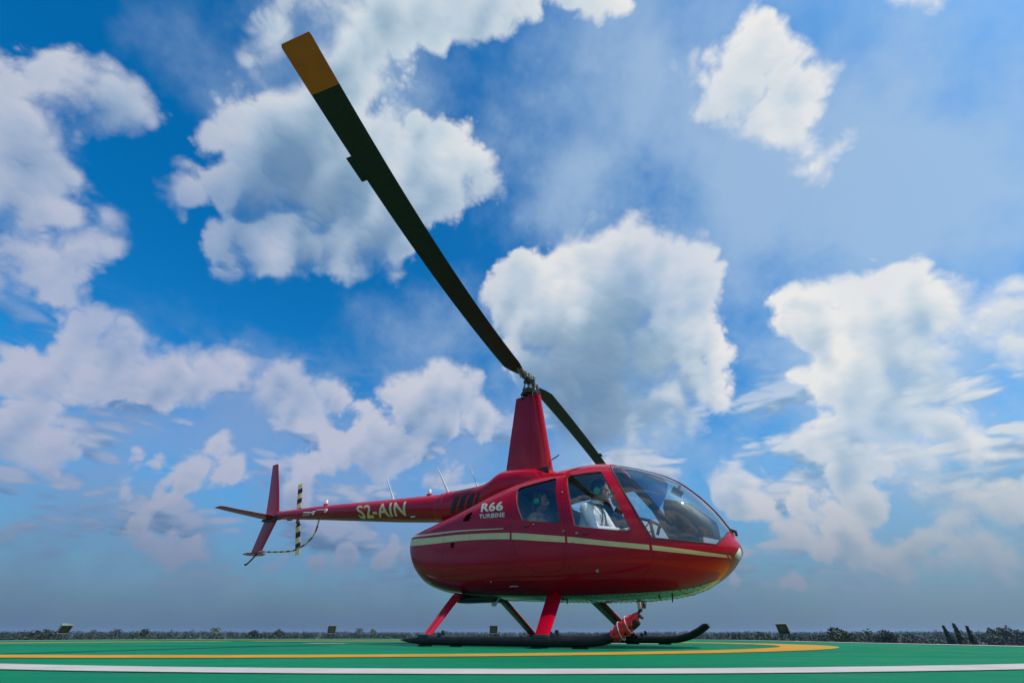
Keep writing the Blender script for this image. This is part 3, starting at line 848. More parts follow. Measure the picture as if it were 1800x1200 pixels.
def far_wood():
    """the wood along the skyline: thousands of crowns that read as one mass"""
    g = np.random.default_rng(5)
    P_ = []
    def grove(count, d0, d1, hf, n, leaf):
        az = g.uniform(-1.12, 1.12, count)
        d = g.uniform(d0, d1, count)
        h = hf(d, np.abs(az))
        # stands differ: tall here, low there
        h *= 0.90 + 0.16 * np.sin(az * 9.0 + d * 0.01) * np.sin(az * 23.0 + 1.3) + g.normal(0, 0.05, count)
        c = np.stack([d * np.sin(az), d * np.cos(az), LAND_Z + h * 0.56], 1)
        wd = h * g.uniform(0.28, 0.46, count)
        def unit(m):
            v = g.standard_normal((count, m, 3))
            return v / np.linalg.norm(v, axis=2, keepdims=True)
        dr = unit(n)
        ext = np.stack([wd, wd, h * 0.42], 1)[:, None, :] * g.uniform(0.45, 1.0, (count, n, 1))
        p = c[:, None, :] + dr * ext
        a = unit(n)
        b = np.cross(a, dr)
        b /= np.linalg.norm(b, axis=2, keepdims=True) + 1e-6
        s = (h[:, None, None] * leaf) * g.uniform(0.6, 1.4, (count, n, 1))
        q = np.stack([p - a * s, p + b * s * 0.8, p + a * s, p - b * s * 0.8], 2)
        P_.append(q.reshape(-1, 3))
    grove(1500, 160, 420, lambda d, z: g.uniform(4.3, 5.7, d.size) + 0.8 * z ** 1.5, 90, 0.055)
    grove(2600, 420, 1100, lambda d, z: g.uniform(5.2, 7.0, d.size) + 1.5 * z, 50, 0.06)
    grove(3600, 1100, 2600, lambda d, z: g.uniform(6.0, 9.0, d.size) + d * 0.0016 * (1 + 0.6 * z), 30, 0.075)
    V = np.concatenate(P_).astype(np.float32)
    nf = len(V) // 4
    me = bpy.data.meshes.new("far_wood")
    me.vertices.add(len(V))
    me.vertices.foreach_set('co', V.ravel())
    me.loops.add(nf * 4)
    me.loops.foreach_set('vertex_index', np.arange(nf * 4, dtype=np.int32))
    me.polygons.add(nf)
    me.polygons.foreach_set('loop_start', np.arange(0, nf * 4, 4, dtype=np.int32))
    me.update()
    me.validate()
    me.materials.append(M['leaf_dark'])
    tag(link("far_wood", me), kind='stuff')
far_wood()

# the day's haze: far trees fade towards blue-grey
haze_m = bpy.data.materials.new("haze_air")
haze_m.use_nodes = True
ht = haze_m.node_tree
ht.nodes.clear()
pv = ht.nodes.new('ShaderNodeVolumePrincipled')
pv.inputs['Color'].default_value = (0.50, 0.70, 1.0, 1)
pv.inputs['Density'].default_value = 0.00018
pv.inputs['Anisotropy'].default_value = 0.2
ho = ht.nodes.new('ShaderNodeOutputMaterial')
ht.links.new(pv.outputs[0], ho.inputs['Volume'])
mb = MB()
mb.box((0, 0, 3.5), (6400, 6400, 20.0))
tag(mb.build("haze", haze_m, smooth=False), kind='stuff')

# ------------------------------------------------------------------ helicopter: cabin pod surface
#        X      z_bot  z_top  half_w z_mid  n_up  n_low
POD = np.array([
    (-1.800, 1.110, 1.255, 0.300, 1.20, 3.0, 2.2),
    (-1.780, 0.990, 1.275, 0.375, 1.17, 3.6, 2.3),
    (-1.710, 0.830, 1.300, 0.435, 1.12, 4.4, 2.5),
    (-1.600, 0.715, 1.325, 0.475, 1.04, 5.0, 2.6),
    (-1.460, 0.630, 1.352, 0.508, 1.00, 5.0, 2.8),
    (-1.270, 0.570, 1.392, 0.545, 0.97, 5.0, 2.9),
    (-1.000, 0.520, 1.450, 0.588, 0.95, 4.8, 3.0),
    (-0.600, 0.475, 1.555, 0.645, 0.92, 4.4, 3.0),
    (-0.200, 0.445, 1.675, 0.690, 0.90, 3.8, 3.0),
    (0.120, 0.430, 1.765, 0.712, 0.89, 3.2, 3.0),
    (0.500, 0.415, 1.830, 0.730, 0.88, 2.8, 3.0),
    (1.000, 0.400, 1.845, 0.735, 0.86, 2.6, 2.9),
    (1.300, 0.400, 1.805, 0.725, 0.85, 2.4, 2.8),
    (1.600, 0.415, 1.700, 0.690, 0.85, 2.3, 2.6),
    (1.900, 0.465, 1.540, 0.600, 0.84, 2.2, 2.5),
    (2.090, 0.540, 1.362, 0.500, 0.83, 2.1, 2.4),
    (2.240, 0.630, 1.165, 0.378, 0.82, 2.05, 2.2),
    (2.330, 0.715, 0.995, 0.240, 0.82, 2.0, 2.1),
    (2.375, 0.770, 0.880, 0.110, 0.82, 2.0, 2.0),
    (2.390, 0.800, 0.840, 0.030, 0.82, 2.0, 2.0)])

def hermite(x, xs, ys):
    """monotone cubic through a table"""
    h = np.diff(xs)
    d = np.diff(ys) / h
    m = np.zeros_like(ys)
    m[0], m[-1] = d[0], d[-1]
    for i in range(1, len(xs) - 1):
        if d[i - 1] * d[i] > 0:
            w1, w2 = 2 * h[i] + h[i - 1], h[i] + 2 * h[i - 1]
            m[i] = (w1 + w2) / (w1 / d[i - 1] + w2 / d[i])
    x = min(max(x, xs[0]), xs[-1])
    i = min(max(int(np.searchsorted(xs, x) - 1), 0), len(xs) - 2)
    t = (x - xs[i]) / h[i]
    return ((2 * t ** 3 - 3 * t ** 2 + 1) * ys[i] + (t ** 3 - 2 * t ** 2 + t) * h[i] * m[i]
            + (-2 * t ** 3 + 3 * t ** 2) * ys[i + 1] + (t ** 3 - t ** 2) * h[i] * m[i + 1])

def pod_at(X):
    return [float(hermite(X, POD[:, 0], POD[:, k])) for k in range(1, 7)]

def pod_y(X, Z):
    """half-width of the pod's skin at (X, Z)"""
    zb, zt, w, zm, nu, nl = pod_at(X)
    if Z >= zm:
        a, n = min((Z - zm) / max(zt - zm, 1e-4), 1.0), nu
    else:
        a, n = min((zm - Z) / max(zm - zb, 1e-4), 1.0), nl
    return w * max(1.0 - a ** n, 0.0) ** (1.0 / n)


def pod_ring(X, off=0.0, n=112):
    zb, zt, w, zm, nu, nl = pod_at(X)
    zb, zt, w = zb + off, zt - off, w - off
    pts = []
    for k in range(n):
        t = 2 * math.pi * (k + 0.5) / n
        c, s = math.cos(t), math.sin(t)
        e = nu if s > 0 else nl
        y = w * math.copysign(abs(c) ** (2 / e), c)
        z = zm + ((zt - zm) if s > 0 else (zm - zb)) * math.copysign(abs(s) ** (2 / e), s)
        pts.append((X, y, z))
    return pts

X0, X1 = POD[0, 0], POD[-1, 0]
def pod_stations(a, b, n):
    """closer together towards both ends"""
    return [a + (b - a) * (0.5 - 0.5 * math.cos(math.pi * i / (n - 1))) for i in range(n)]

def pod_skin(off=0.0, n=92):
    mb = MB()
    e = off * 1.0
    mb.rings([pod_ring(X, off) for X in pod_stations(X0 + e, X1 - e * 1.4, n)])
    return mb

def pod_shell():
    """outer skin and inner lining, one closed thin-walled solid"""
    mb = pod_skin()
    o = len(mb.f)
    inner = pod_skin(0.028, 60)
    mb.add(inner.v, [tuple(reversed(f)) for f in inner.f], 1)
    me = bpy.data.meshes.new("shell")
    me.from_pydata(mb.v, [], mb.f)
    me.materials.append(M['red'])
    me.materials.append(M['lining'])
    me.polygons.foreach_set('material_index', mb.m)
    bm = bmesh.new()
    bm.from_mesh(me)
    outer = [f for f in bm.faces if f.material_index == 0]
    bmesh.ops.recalc_face_normals(bm, faces=outer)
    inn = [f for f in bm.faces if f.material_index == 1]
    bmesh.ops.recalc_face_normals(bm, faces=inn)
    bmesh.ops.reverse_faces(bm, faces=inn)
    bm.to_mesh(me)
    bm.free()
    return me

heli = thing("helicopter", "dark red turbine helicopter with cream stripes standing on the green helipad", "helicopter",
             (0.268, 6.186, 0.0), (0, 0, rad(-34.1)))

FRONT_DOOR = rounded([(0.775, 1.715), (1.262, 1.712), (1.400, 1.53), (1.600, 1.130), (1.712, 0.86), (1.735, 0.72), (1.60, 0.58), (1.02, 0.585), (0.845, 0.66), (0.895, 1.02)],
                     [0.02, 0.02, 0.3, 0.3, 0.05, 0.08, 0.12, 0.12, 0.10, 0.2])
REAR_DOOR = rounded([(0.075, 1.645), (0.735, 1.705), (0.855, 1.02), (0.805, 0.66), (0.50, 0.645), (0.26, 0.78), (0.15, 1.00)], [0.02, 0.02, 0.2, 0.10, 0.15, 0.2, 0.2])
FRONT_WIN = rounded([(0.700, 1.672), (1.205, 1.664), (1.400, 1.345), (1.562, 0.945), (0.952, 1.052)], [0.04, 0.05, 0.3, 0.035, 0.05])
REAR_WIN = rounded([(0.125, 1.640), (0.590, 1.648), (0.800, 1.105), (0.300, 1.190), (0.215, 1.36)], [0.06, 0.05, 0.05, 0.07, 0.3])
# keep the glass inside its door
FRONT_WIN = rounded([(0.815, 1.650), (1.222, 1.644), (1.375, 1.40), (1.562, 0.945), (0.962, 1.052)], [0.05, 0.05, 0.3, 0.035, 0.05])
REAR_WIN = rounded([(0.140, 1.600), (0.680, 1.650), (0.795, 1.105), (0.300, 1.185), (0.20, 1.38)], [0.06, 0.05, 0.05, 0.07, 0.3])
SHIELD = [(1.268, 2.3), (1.268, 1.76), (1.395, 1.55), (1.585, 1.20), (1.735, 0.882), (2.245, 0.815), (2.315, 0.90), (2.36, 1.02), (2.9, 1.6), (2.9, 2.3)]
SHIELD_HULL = [(1.268, 2.3), (1.268, 1.76), (1.735, 0.882), (2.245, 0.815), (2.9, 1.5), (2.9, 2.3)]

shell = pod_shell()
shield_cut = prism(SHIELD, -1.2, 1.2)
def door_cut(poly, side, d):
    return prism(grow(poly, d), side * 0.15, side * 1.2)
scoop_poly = [(-0.665, 1.300), (-0.530, 1.285), (-0.500, 1.408), (-0.60, 1.385)]
cuts = [shield_cut]
for s in (-1, 1):
    cuts += [door_cut(FRONT_DOOR, s, 0.0025), door_cut(REAR_DOOR, s, 0.0025), prism(rounded(scoop_poly, 0.015), s * 0.3, s * 1.2),
             prism([(-0.832, 1.008), (-0.760, 1.004), (-0.762, 1.062), (-0.834, 1.064)], s * 0.4, s * 1.2)]
body = boolean(shell, cuts, 'DIFFERENCE')
finish(body, True, 32)
fuselage = link("fuselage", body, heli)

# nose and door panes, set a few millimetres in
def pane(name, poly, side, mat, parent, off=0.010, solid=True):
    mb = pod_skin(off, 80)
    me = mb.mesh("pane", [mat])
    out = clip_to(me, poly, side)
    bpy.data.meshes.remove(me)
    finish(out, True, 60)
    return link(name, out, parent)

shield_hull = grow(SHIELD_HULL, 0.012)
for s in (-1, 1):
    pane("windshield", shield_hull, s, M['windshield'], fuselage, 0.009)

pane("tinted_pane", [(1.285, 1.90), (1.74, 1.90), (1.74, 1.60), (1.47, 1.405), (1.285, 1.70)], 1, M['tinted'], fuselage, 0.016)  # blue tinted pane added to give the upper left windshield a dark look
door_handles = []
for s in (-1, 1):
    for nm, dp, wp in (("front_door", FRONT_DOOR, FRONT_WIN), ("rear_door", REAR_DOOR, REAR_WIN)):
        base = boolean(shell, [prism(dp, s * 0.16, s * 1.2)], 'INTERSECT')
        base = boolean(base, [prism(wp, s * 0.10, s * 1.3)], 'DIFFERENCE')
        finish(base, True, 32)
        d = link(nm, base, heli)
        pane("window_pane", grow(wp, 0.012), s, M['glass'], d, 0.013)
        # black seal round the pane
        seal = MB()
        loop = wp
        pts = [(x, s * (pod_y(x, z) - 0.004), z) for x, z in loop]
        pts.append(pts[0])
        seal.tube(pts, 0.0055, 5, cap=False)
        seal.build("window_seal", M['rubber'], d)
        hx, hz = (0.985, 0.985) if nm == "front_door" else (0.835, 1.02)
        hb = MB()
        hb.tube([(hx, s * pod_y(hx, hz), hz), (hx, s * (pod_y(hx, hz) + 0.014), hz)], 0.013, 12)
        hb.build("door_lock", M['metal'], d)
        lb = MB()
        lx, lz = (1.055, 0.975) if nm == "front_door" else (0.335, 1.125)
        yy = pod_y(lx, lz)
        lb.tube([(lx, s * yy, lz), (lx, s * (yy + 0.018), lz)], 0.008, 8)
        lb.box((lx + 0.022, s * (yy + 0.018), lz - 0.002), (0.06, 0.008, 0.014))
        lb.build("door_handle", M['dark_metal'], d)

# narrow bow down the middle of the windshield, and its edging
bow_pts = []
for X in pod_stations(1.20, 2.352, 30):
    zt = pod_at(X)[1]
    bow_pts.append((X, 0.0, zt))
mb = MB()
def ribbon(pts, half, th, axis=(0, 1, 0)):
    rings = []
    A = Vector(axis)
    for i, p in enumerate(pts):
        t = (Vector(pts[min(i + 1, len(pts) - 1)]) - Vector(pts[max(i - 1, 0)])).normalized()
        nrm = t.cross(A).normalized()
        rings.append([Vector(p) + A * (a * half) + nrm * b for a, b in ((-1, -th), (1, -th), (1, th), (-1, th))])
    return rings
mb.rings(ribbon(bow_pts, 0.014, 0.006))
mb.build("windshield_bow", M['red'], heli)
for s in (-1, 1):
    mb = MB()
    pts = []
    for (xa, za), (xb, zb_) in zip(SHIELD[1:7], SHIELD[2:8]):
        for t in np.linspace(0, 1, 10)[:-1]:
            x, z = xa + (xb - xa) * t, za + (zb_ - za) * t
            if z < pod_at(x)[1]:
                pts.append((x, s * (pod_y(x, z) - 0.002), z))
    mb.tube(pts, 0.0065, 6)
    mb.build("windshield_seal", M['rubber'], heli)

# cream stripes, laid on in lengths that break at the door gaps
S_HI = np.array([(-1.80, 1.216), (-1.21, 1.172), (-0.77, 1.150), (-0.27, 1.113), (0.125, 1.077), (0.545, 1.015), (0.887, 0.961), (1.35, 0.877), (1.695, 0.824), (1.98, 0.778), (2.19, 0.745), (2.335, 0.730)])
S_LO = np.array([(-1.80, 1.128), (-1.20, 1.092), (-0.75, 1.076), (-0.263, 1.045), (0.127, 1.008), (0.541, 0.951), (0.884, 0.904), (1.346, 0.832), (1.688, 0.780), (1.97, 0.741), (2.183, 0.717), (2.335, 0.711)])
T_HI = np.array([(-1.80, 1.268), (-1.21, 1.226), (-0.77, 1.202), (0.03, 1.136)])
T_LO = np.array([(-1.80, 1.240), (-1.21, 1.203), (-0.77, 1.185), (0.03, 1.127)])
def stripe(name, hi, lo, a, b, s, mat, n=26, parent=fuselage):
    mb = MB()
    rings = []
    for i in range(n):
        X = a + (b - a) * i / (n - 1)
        z1, z0 = float(hermite(X, hi[:, 0], hi[:, 1])), float(hermite(X, lo[:, 0], lo[:, 1]))
        col = []
        for j in range(6):
            z = z0 + (z1 - z0) * j / 5
            col.append((X, s * (pod_y(X, z) + 0.0015), z))
        rings.append(col)
    mb.rings(rings, cap=False, closed=False)
    me = mb.mesh(name, [mat])
    return link(name, me, parent)
for s in (-1, 1):
    for a, b in ((-1.785, -0.975), (-0.972, -0.50), (-0.497, 0.128), (0.155, 0.842), (0.868, 1.700), (1.724, 2.332)):
        stripe("cream_stripe", S_HI, S_LO, a, b, s, M['cream'])
    stripe("thin_stripe", T_HI, T_LO, -1.785, -0.975, s, M['cream'])
    stripe("thin_stripe", T_HI, T_LO, -0.972, 0.03, s, M['cream'])

# panel joints: shallow dark grooves
def joint(name, path, s, w=0.0022):
    mb = MB()
    mb.tube([(x, s * (pod_y(x, z) - w * 0.35), z) for x, z in path], w, 5)
    return mb.build(name, M['rubber'], fuselage)
for s in (-1, 1):
    joint("panel_joint", [(0.142 + 0.0 * z, z) for z in np.linspace(1.0, 0.50, 14)], s)
    joint("panel_joint", [(-0.974, z) for z in np.linspace(1.42, 0.60, 18)], s)
    joint("panel_joint", [(x, 1.385 + (x + 0.97) * 0.23) for x in np.linspace(-0.97, 0.0, 16)], s, 0.0018)
    joint("panel_joint", [(x, 0.545 - 0.03 * x) for x in np.linspace(-0.6, 1.9, 30)], s, 0.0016)

# lettering: outlines of a plain face turned to mesh and laid on the skin
def letters(text, bold=0.0, spacing=1.0):
    cu = bpy.data.curves.new("txt", 'FONT')
    cu.body = text
    cu.size = 1.0
    cu.offset = bold
    cu.space_character = spacing
    cu.resolution_u = 4
    o = bpy.data.objects.new("txt", cu)
    COL.objects.link(o)
    dg = bpy.context.evaluated_depsgraph_get()
    dg.update()
    me = bpy.data.meshes.new_from_object(o.evaluated_get(dg), depsgraph=dg)
    bpy.data.objects.remove(o, do_unlink=True)
    bm = bmesh.new()
    bm.from_mesh(me)
    bmesh.ops.triangulate(bm, faces=bm.faces)
    ys = [v.co.y for v in bm.verts]
    for k in range(1, 12):
        y = min(ys) + (max(ys) - min(ys)) * k / 12
        bmesh.ops.bisect_plane(bm, geom=bm.verts[:] + bm.edges[:] + bm.faces[:], plane_co=(0, y, 0), plane_no=(0, 1, 0), dist=1e-5)
    bm.to_mesh(me)
    bm.free()
    vs = np.array([v.co[:] for v in me.vertices])
    vs -= vs.min(0)
    ext = vs.max(0)
    return me, vs / np.array([ext[0], ext[1], 1.0])
def put_letters(name, text, corners, skin, sides, mat, parent, bold=0.02, spacing=1.0, lift=0.002):
    """corners: bottom-left, bottom-right, top-left, top-right as (x, z) on the right-hand side"""
    for s in sides:
        me, uv = letters(text, bold, spacing)
        (bl, br, tl, tr) = [np.array(c) for c in corners]
        for v, (a, b, _) in zip(me.vertices, uv):
            if s > 0:
                a = 1.0 - a
                # mirrored so that it reads forward from the left as well
            p = (bl * (1 - a) + br * a) * (1 - b) + (tl * (1 - a) + tr * a) * b
            v.co = (p[0], s * (skin(p[0], p[1]) + lift), p[1])
        if s > 0:
            me.flip_normals()
        me.materials.clear()
        me.materials.append(mat)
        me.update()
        link(name, me, parent)
put_letters("model_lettering", "R66", [(-0.352, 1.370), (0.006, 1.340), (-0.372, 1.488), (-0.006, 1.455)], pod_y, (-1, 1), M['silver'], fuselage, bold=0.035, spacing=1.05)
put_letters("model_lettering", "TURBINE", [(-0.362, 1.292), (0.044, 1.260), (-0.368, 1.345), (0.036, 1.315)], pod_y, (-1, 1), M['silver'], fuselage, bold=0.03, spacing=1.08)

# intake scoop: dark pocket behind the opening, and the small square vent
for s in (-1, 1):
    mb = MB()
    mb.rings([[(x, s * (pod_y(x, z) - 0.055), z) for x, z in grow(scoop_poly, 0.02)], [(x, s * (pod_y(x, z) - 0.075), z) for x, z in grow(scoop_poly, 0.02)]])
    mb.build("intake_scoop", M['black'], fuselage, smooth=False)
    mb = MB()
    mb.box((-0.797, s * (pod_y(-0.8, 1.03) - 0.05), 1.034), (0.10, 0.03, 0.09))
    mb.build("side_vent", M['black'], fuselage, smooth=False)
    # fuel drain, step light, small fittings low on the flank
    for nm, x, z, r, mt in (("drain_cap", 1.156, 0.629, 0.017, 'metal'), ("drain_cap", -0.187, 0.604, 0.013, 'metal'), ("rivet_head", -0.26, 0.612, 0.008, 'dark_metal'), ("rivet_head", 0.93, 0.90, 0.008, 'metal'),
                            ("rivet_head", 0.80, 1.44, 0.009, 'metal'), ("rivet_head", 0.45, 1.128, 0.008, 'metal')):
        mb = MB()
        y = pod_y(x, z)
        mb.lathe((x, s * (y - 0.004), z), (0, s, 0), [(0, r), (0.008, r), (0.012, r * 0.7), (0.013, 0.0)], 12)
        mb.build(nm, M[mt], fuselage)
    mb = MB()
    mb.box((0.11, s * (pod_y(0.11, 0.545) + 0.004), 0.548), (0.11, 0.012, 0.012))
    mb.build("step_plate", M['metal'], fuselage)
# pale access panel under the tail of the pod
mb = MB()
pp = [(-1.60, 0.80), (-1.30, 0.665), (-1.20, 0.60), (-1.38, 0.655)]
mb.rings([[(x, -(pod_y(x, z) + 0.003), z) for x, z in pp], [(x, -(pod_y(x, z) - 0.006), z) for x, z in pp]])
mb.build("access_panel", M['belly'], fuselage, smooth=False)

# pale belly skin, with its seams, aerials and drains
def belly_half(X):
    return 0.62 * math.sqrt(max(1 - (max(X - 1.2, 0) / 0.93) ** 2, 0.0004))
mb = MB()
rows = []
for X in np.linspace(-0.9, 2.125, 60):
    zb, zt, w, zm, nu, nl = pod_at(X)
    row = []
    for j in range(13):
        y = w * belly_half(X) * (-1 + 2 * j / 12)
        z = zm - (zm - zb) * (1 - (abs(y) / w) ** nl) ** (1 / nl) - 0.003
        row.append((X, y, z))
    rows.append(row)
mb.rings(rows, cap=False, closed=False)
mb.build("belly_skin", M['belly'], fuselage)
def belly_z(X, y):
    zb, zt, w, zm, nu, nl = pod_at(X)
    return zm - (zm - zb) * max(1 - (abs(y) / w) ** nl, 0) ** (1 / nl) - 0.003
for X in (-0.35, 0.25, 0.85, 1.35, 1.8):
    mb = MB()
    w = pod_at(X)[2] * belly_half(X) * 0.97
    mb.tube([(X, y, belly_z(X, y) - 0.001) for y in np.linspace(-w, w, 14)], 0.0028, 5)
    mb.build("belly_seam", M['dark_metal'], fuselage)
mb = MB()
for X in np.linspace(0.3, 1.98, 30):
    for f in (-0.93, -0.4, 0.45):
        y = pod_at(X)[2] * f * belly_half(X)
        mb.sphere((X, y, belly_z(X, y)), 0.0065, 5)
tag(mb.build("belly_rivets", M['dark_metal'], fuselage), kind='stuff')
for x, y, l, lean in ((1.72, -0.25, 0.075, 0.2), (1.60, -0.30, 0.05, -0.1), (0.62, -0.35, 0.05, 0.0)):
    mb = MB()
    z = belly_z(x, y)
    mb.tube([(x, y, z + 0.01), (x - lean * l, y, z - l)], [0.009, 0.005], 7)
    mb.build("belly_aerial", M['black'], fuselage)
mb = MB()
z = belly_z(-0.36, -0.3)
mb.add([(-0.43, -0.305, z), (-0.29, -0.305, z), (-0.35, -0.305, z - 0.085), (-0.40, -0.305, z - 0.085),
        (-0.43, -0.295, z), (-0.29, -0.295, z), (-0.35, -0.295, z - 0.085), (-0.40, -0.295, z - 0.085)],
       [(0, 1, 2, 3), (7, 6, 5, 4), (0, 4, 5, 1), (1, 5, 6, 2), (2, 6, 7, 3), (3, 7, 4, 0)])
mb.build("belly_fin", M['belly'], fuselage, smooth=False)
mb = MB()
mb.box((-0.62, -0.25, 0.452), (0.55, 0.2, 0.05), taper=1.15)
mb.build("exhaust_shroud", M['black'], fuselage, bevel=0.012)

# landing lamp in the nose
mb = MB()
mb.lathe((2.318, -0.06, 0.79), (0.93, -0.36, -0.04), [(0.0, 0.085), (0.045, 0.085), (0.055, 0.078), (0.05, 0.066)], 28)
nl_ = mb.build("nose_lamp", M['metal'], fuselage)
mb = MB()
mb.lathe((2.318, -0.06, 0.79), (0.93, -0.36, -0.04), [(0.03, 0.066), (0.046, 0.066), (0.058, 0.05), (0.064, 0.02), (0.065, 0.0)], 28)
mb.build("lamp_lens", M['lamp_glass'], nl_)
mb = MB()
mb.tube([(2.330, 0.0, 0.99), (2.375, 0.0, 0.97), (2.378, 0, 0.93)], [0.016, 0.016, 0.012], 8)
mb.build("pitot_tube", M['black'], fuselage)

# ------------------------------------------------------------------ upper cowl, mast fairing
def oval_ring(X, zc, hw, hh, e=2.6, n=40, flat=None):
    pts = []
    for k in range(n):
        t = 2 * math.pi * k / n
        c, s = math.cos(t), math.sin(t)
        pts.append((X, hw * math.copysign(abs(c) ** (2 / e), c), zc + hh * math.copysign(abs(s) ** (2 / e), s)))
    return pts
cowl = MB()
#            X      zc    hw    hh
COWL = [(-1.52, 1.680, 0.205, 0.205), (-1.40, 1.678, 0.215, 0.215), (-1.15, 1.66, 0.235, 0.225), (-0.85, 1.67, 0.260, 0.215), (-0.68, 1.69, 0.275, 0.205),
        (-0.55, 1.72, 0.285, 0.215), (-0.45, 1.76, 0.285, 0.235), (-0.36, 1.79, 0.275, 0.232), (-0.15, 1.80, 0.27, 0.210), (0.10, 1.78, 0.26, 0.200), (0.32, 1.74, 0.22, 0.19), (0.46, 1.70, 0.14, 0.165)]
CX = np.array([c[0] for c in COWL])
CT = np.array(COWL)
rings = []
for X in np.linspace(CX[0], CX[-1], 60):
    zc, hw, hh = (float(hermite(X, CX, CT[:, k])) for k in (1, 2, 3))
    rings.append(oval_ring(X, zc, hw, hh, 2.5))
cowl.rings(rings)
cowl_o = cowl.build("engine_cowl", M['red'], heli)
def cowl_y(X, z):
    zc, hw, hh = (float(hermite(X, CX, CT[:, k])) for k in (1, 2, 3))
    a = min(abs(z - zc) / hh, 1.0)
    return hw * (1 - a ** 2.5) ** (1 / 2.5)
for s in (-1, 1):
    for k in range(4):
        xa = -1.235 + 0.152 * k
        lean_ = 0.075
        wdt = 0.105 if k < 3 else 0.05
        z0, z1 = (1.535 + 0.01 * k, 1.745)
        q = [(xa, z0), (xa + wdt, z0 + 0.012), (xa + wdt + lean_, z1), (xa + lean_, z1)]
        mb = MB()
        nz = 7
        ring_o = []
        for j in range(nz):
            t = j / (nz - 1)
            za = z0 + (z1 - z0) * t
            row = [(xa + lean_ * t, s * (cowl_y(xa + lean_ * t, za) + 0.002), za), (xa + wdt + lean_ * t, s * (cowl_y(xa + wdt + lean_ * t, za) + 0.002), za)]
            ring_o.append(row)
        mb.rings(ring_o, cap=False, closed=False)
        lv = mb.build("louver", M['grille'], cowl_o)
        for j in range(6):
            t = (j + 0.5) / 6
            za = z0 + (z1 - z0) * t
            x0_, x1_ = xa + lean_ * t, xa + wdt + lean_ * t
            mb = MB()
            mb.tube([(x0_ + 0.004, s * (cowl_y(x0_, za) + 0.004), za), (x1_ - 0.004, s * (cowl_y(x1_, za) + 0.004), za)], (0.0035, 0.0035), 5)
            mb.build("slat", M['dark_metal'], cowl_o)
# collar where the boom enters
mb = MB()
mb.rings([oval_ring(-1.60, 1.683, 0.198, 0.200, 2.1), oval_ring(-1.50, 1.681, 0.214, 0.214, 2.3), oval_ring(-1.42, 1.678, 0.219, 0.219, 2.4), oval_ring(-1.415, 1.678, 0.212, 0.212, 2.4)])
mb.build("boom_collar", M['red'], heli)

def airfoil(cx0, cx1, half, n=36, nose_at_front=True, peak=0.30):
    """outline in (x, y); nose at the larger x"""
    up = []
    for i in range(n + 1):
        t = 0.5 - 0.5 * math.cos(math.pi * i / n)          # 0 nose .. 1 tail
        th = (0.2969 * math.sqrt(t) - 0.1260 * t - 0.3516 * t ** 2 + 0.2843 * t ** 3 - 0.1036 * t ** 4) * 5 * 2 * half / 2 * 1.0
        up.append((cx1 + (cx0 - cx1) * t, th))
    return [(x, y) for x, y in up] + [(x, -y) for x, y in reversed(up[1:-1])]
mb = MB()
rings = []
for t in np.linspace(0, 1, 16):
    xr, xf = -0.435 + (-0.245 + 0.435) * t, 0.335 + (0.182 - 0.335) * t
    hw = 0.150 + (0.085 - 0.150) * t
    zr, zf = 1.985 + (3.125 - 1.985) * t, 1.925 + (3.085 - 1.925) * t
    ring = []
    for x, y in airfoil(xr, xf, hw):
        f = (x - xr) / (xf - xr)
        ring.append((x, y, zr + (zf - zr) * f))
    rings.append(ring)
mb.rings(rings)
mast = mb.build("mast_fairing", M['red'], heli, angle=50)
for s in (-1, 1):
    mb = MB()
    pts = []
    for t in np.linspace(0.0, 1, 12):
        xr, xf = -0.435 + (-0.245 + 0.435) * t, 0.335 + (0.182 - 0.335) * t
        hw = 0.150 + (0.085 - 0.150) * t
        ring = airfoil(xr, xf, hw)
        x, y = ring[15]
        f = (x - xr) / (xf - xr)
        zr, zf = 1.985 + 1.14 * t, 1.925 + 1.16 * t
        pts.append((x, s * (abs(y) - 0.0005), zr + (zf - zr) * f))
    mb.tube(pts, 0.0035, 5)
    mb.build("fairing_joint", M['rubber'], mast)
# base plate gap under the fairing and the pedestal
mb = MB()
rings = []
for z_, g_ in ((1.90, 0.02), (1.965, 0.006)):
    ring = []
    for x, y in airfoil(-0.435 - g_, 0.335 + g_, 0.150 + g_):
        ring.append((x, y, z_ + 0.012 - 0.06 * (x + 0.435) / 0.77))
    rings.append(ring)
mb.rings(rings)
mb.build("mast_pedestal", M['red'], heli)
mb = MB()
rings = []
for z_ in (1.972, 1.981):
    rings.append([(x, y, z_ + 0.008 - 0.06 * (x + 0.435) / 0.77) for x, y in airfoil(-0.425, 0.325, 0.144)])
mb.rings(rings)
mb.build("pedestal_seal", M['rubber'], heli)
mb = MB()
mb.tube([(0.33, -0.02, 2.07), (0.40, -0.025, 2.09), (0.455, -0.03, 2.115)], [0.008, 0.008, 0.006], 8)
mb.build("temperature_probe", M['black'], heli)
mb = MB()
mb.box((0.28, -0.17, 1.905), (0.17, 0.03, 0.06))
mb.build("cooling_inlet", M['black'], heli, smooth=False)

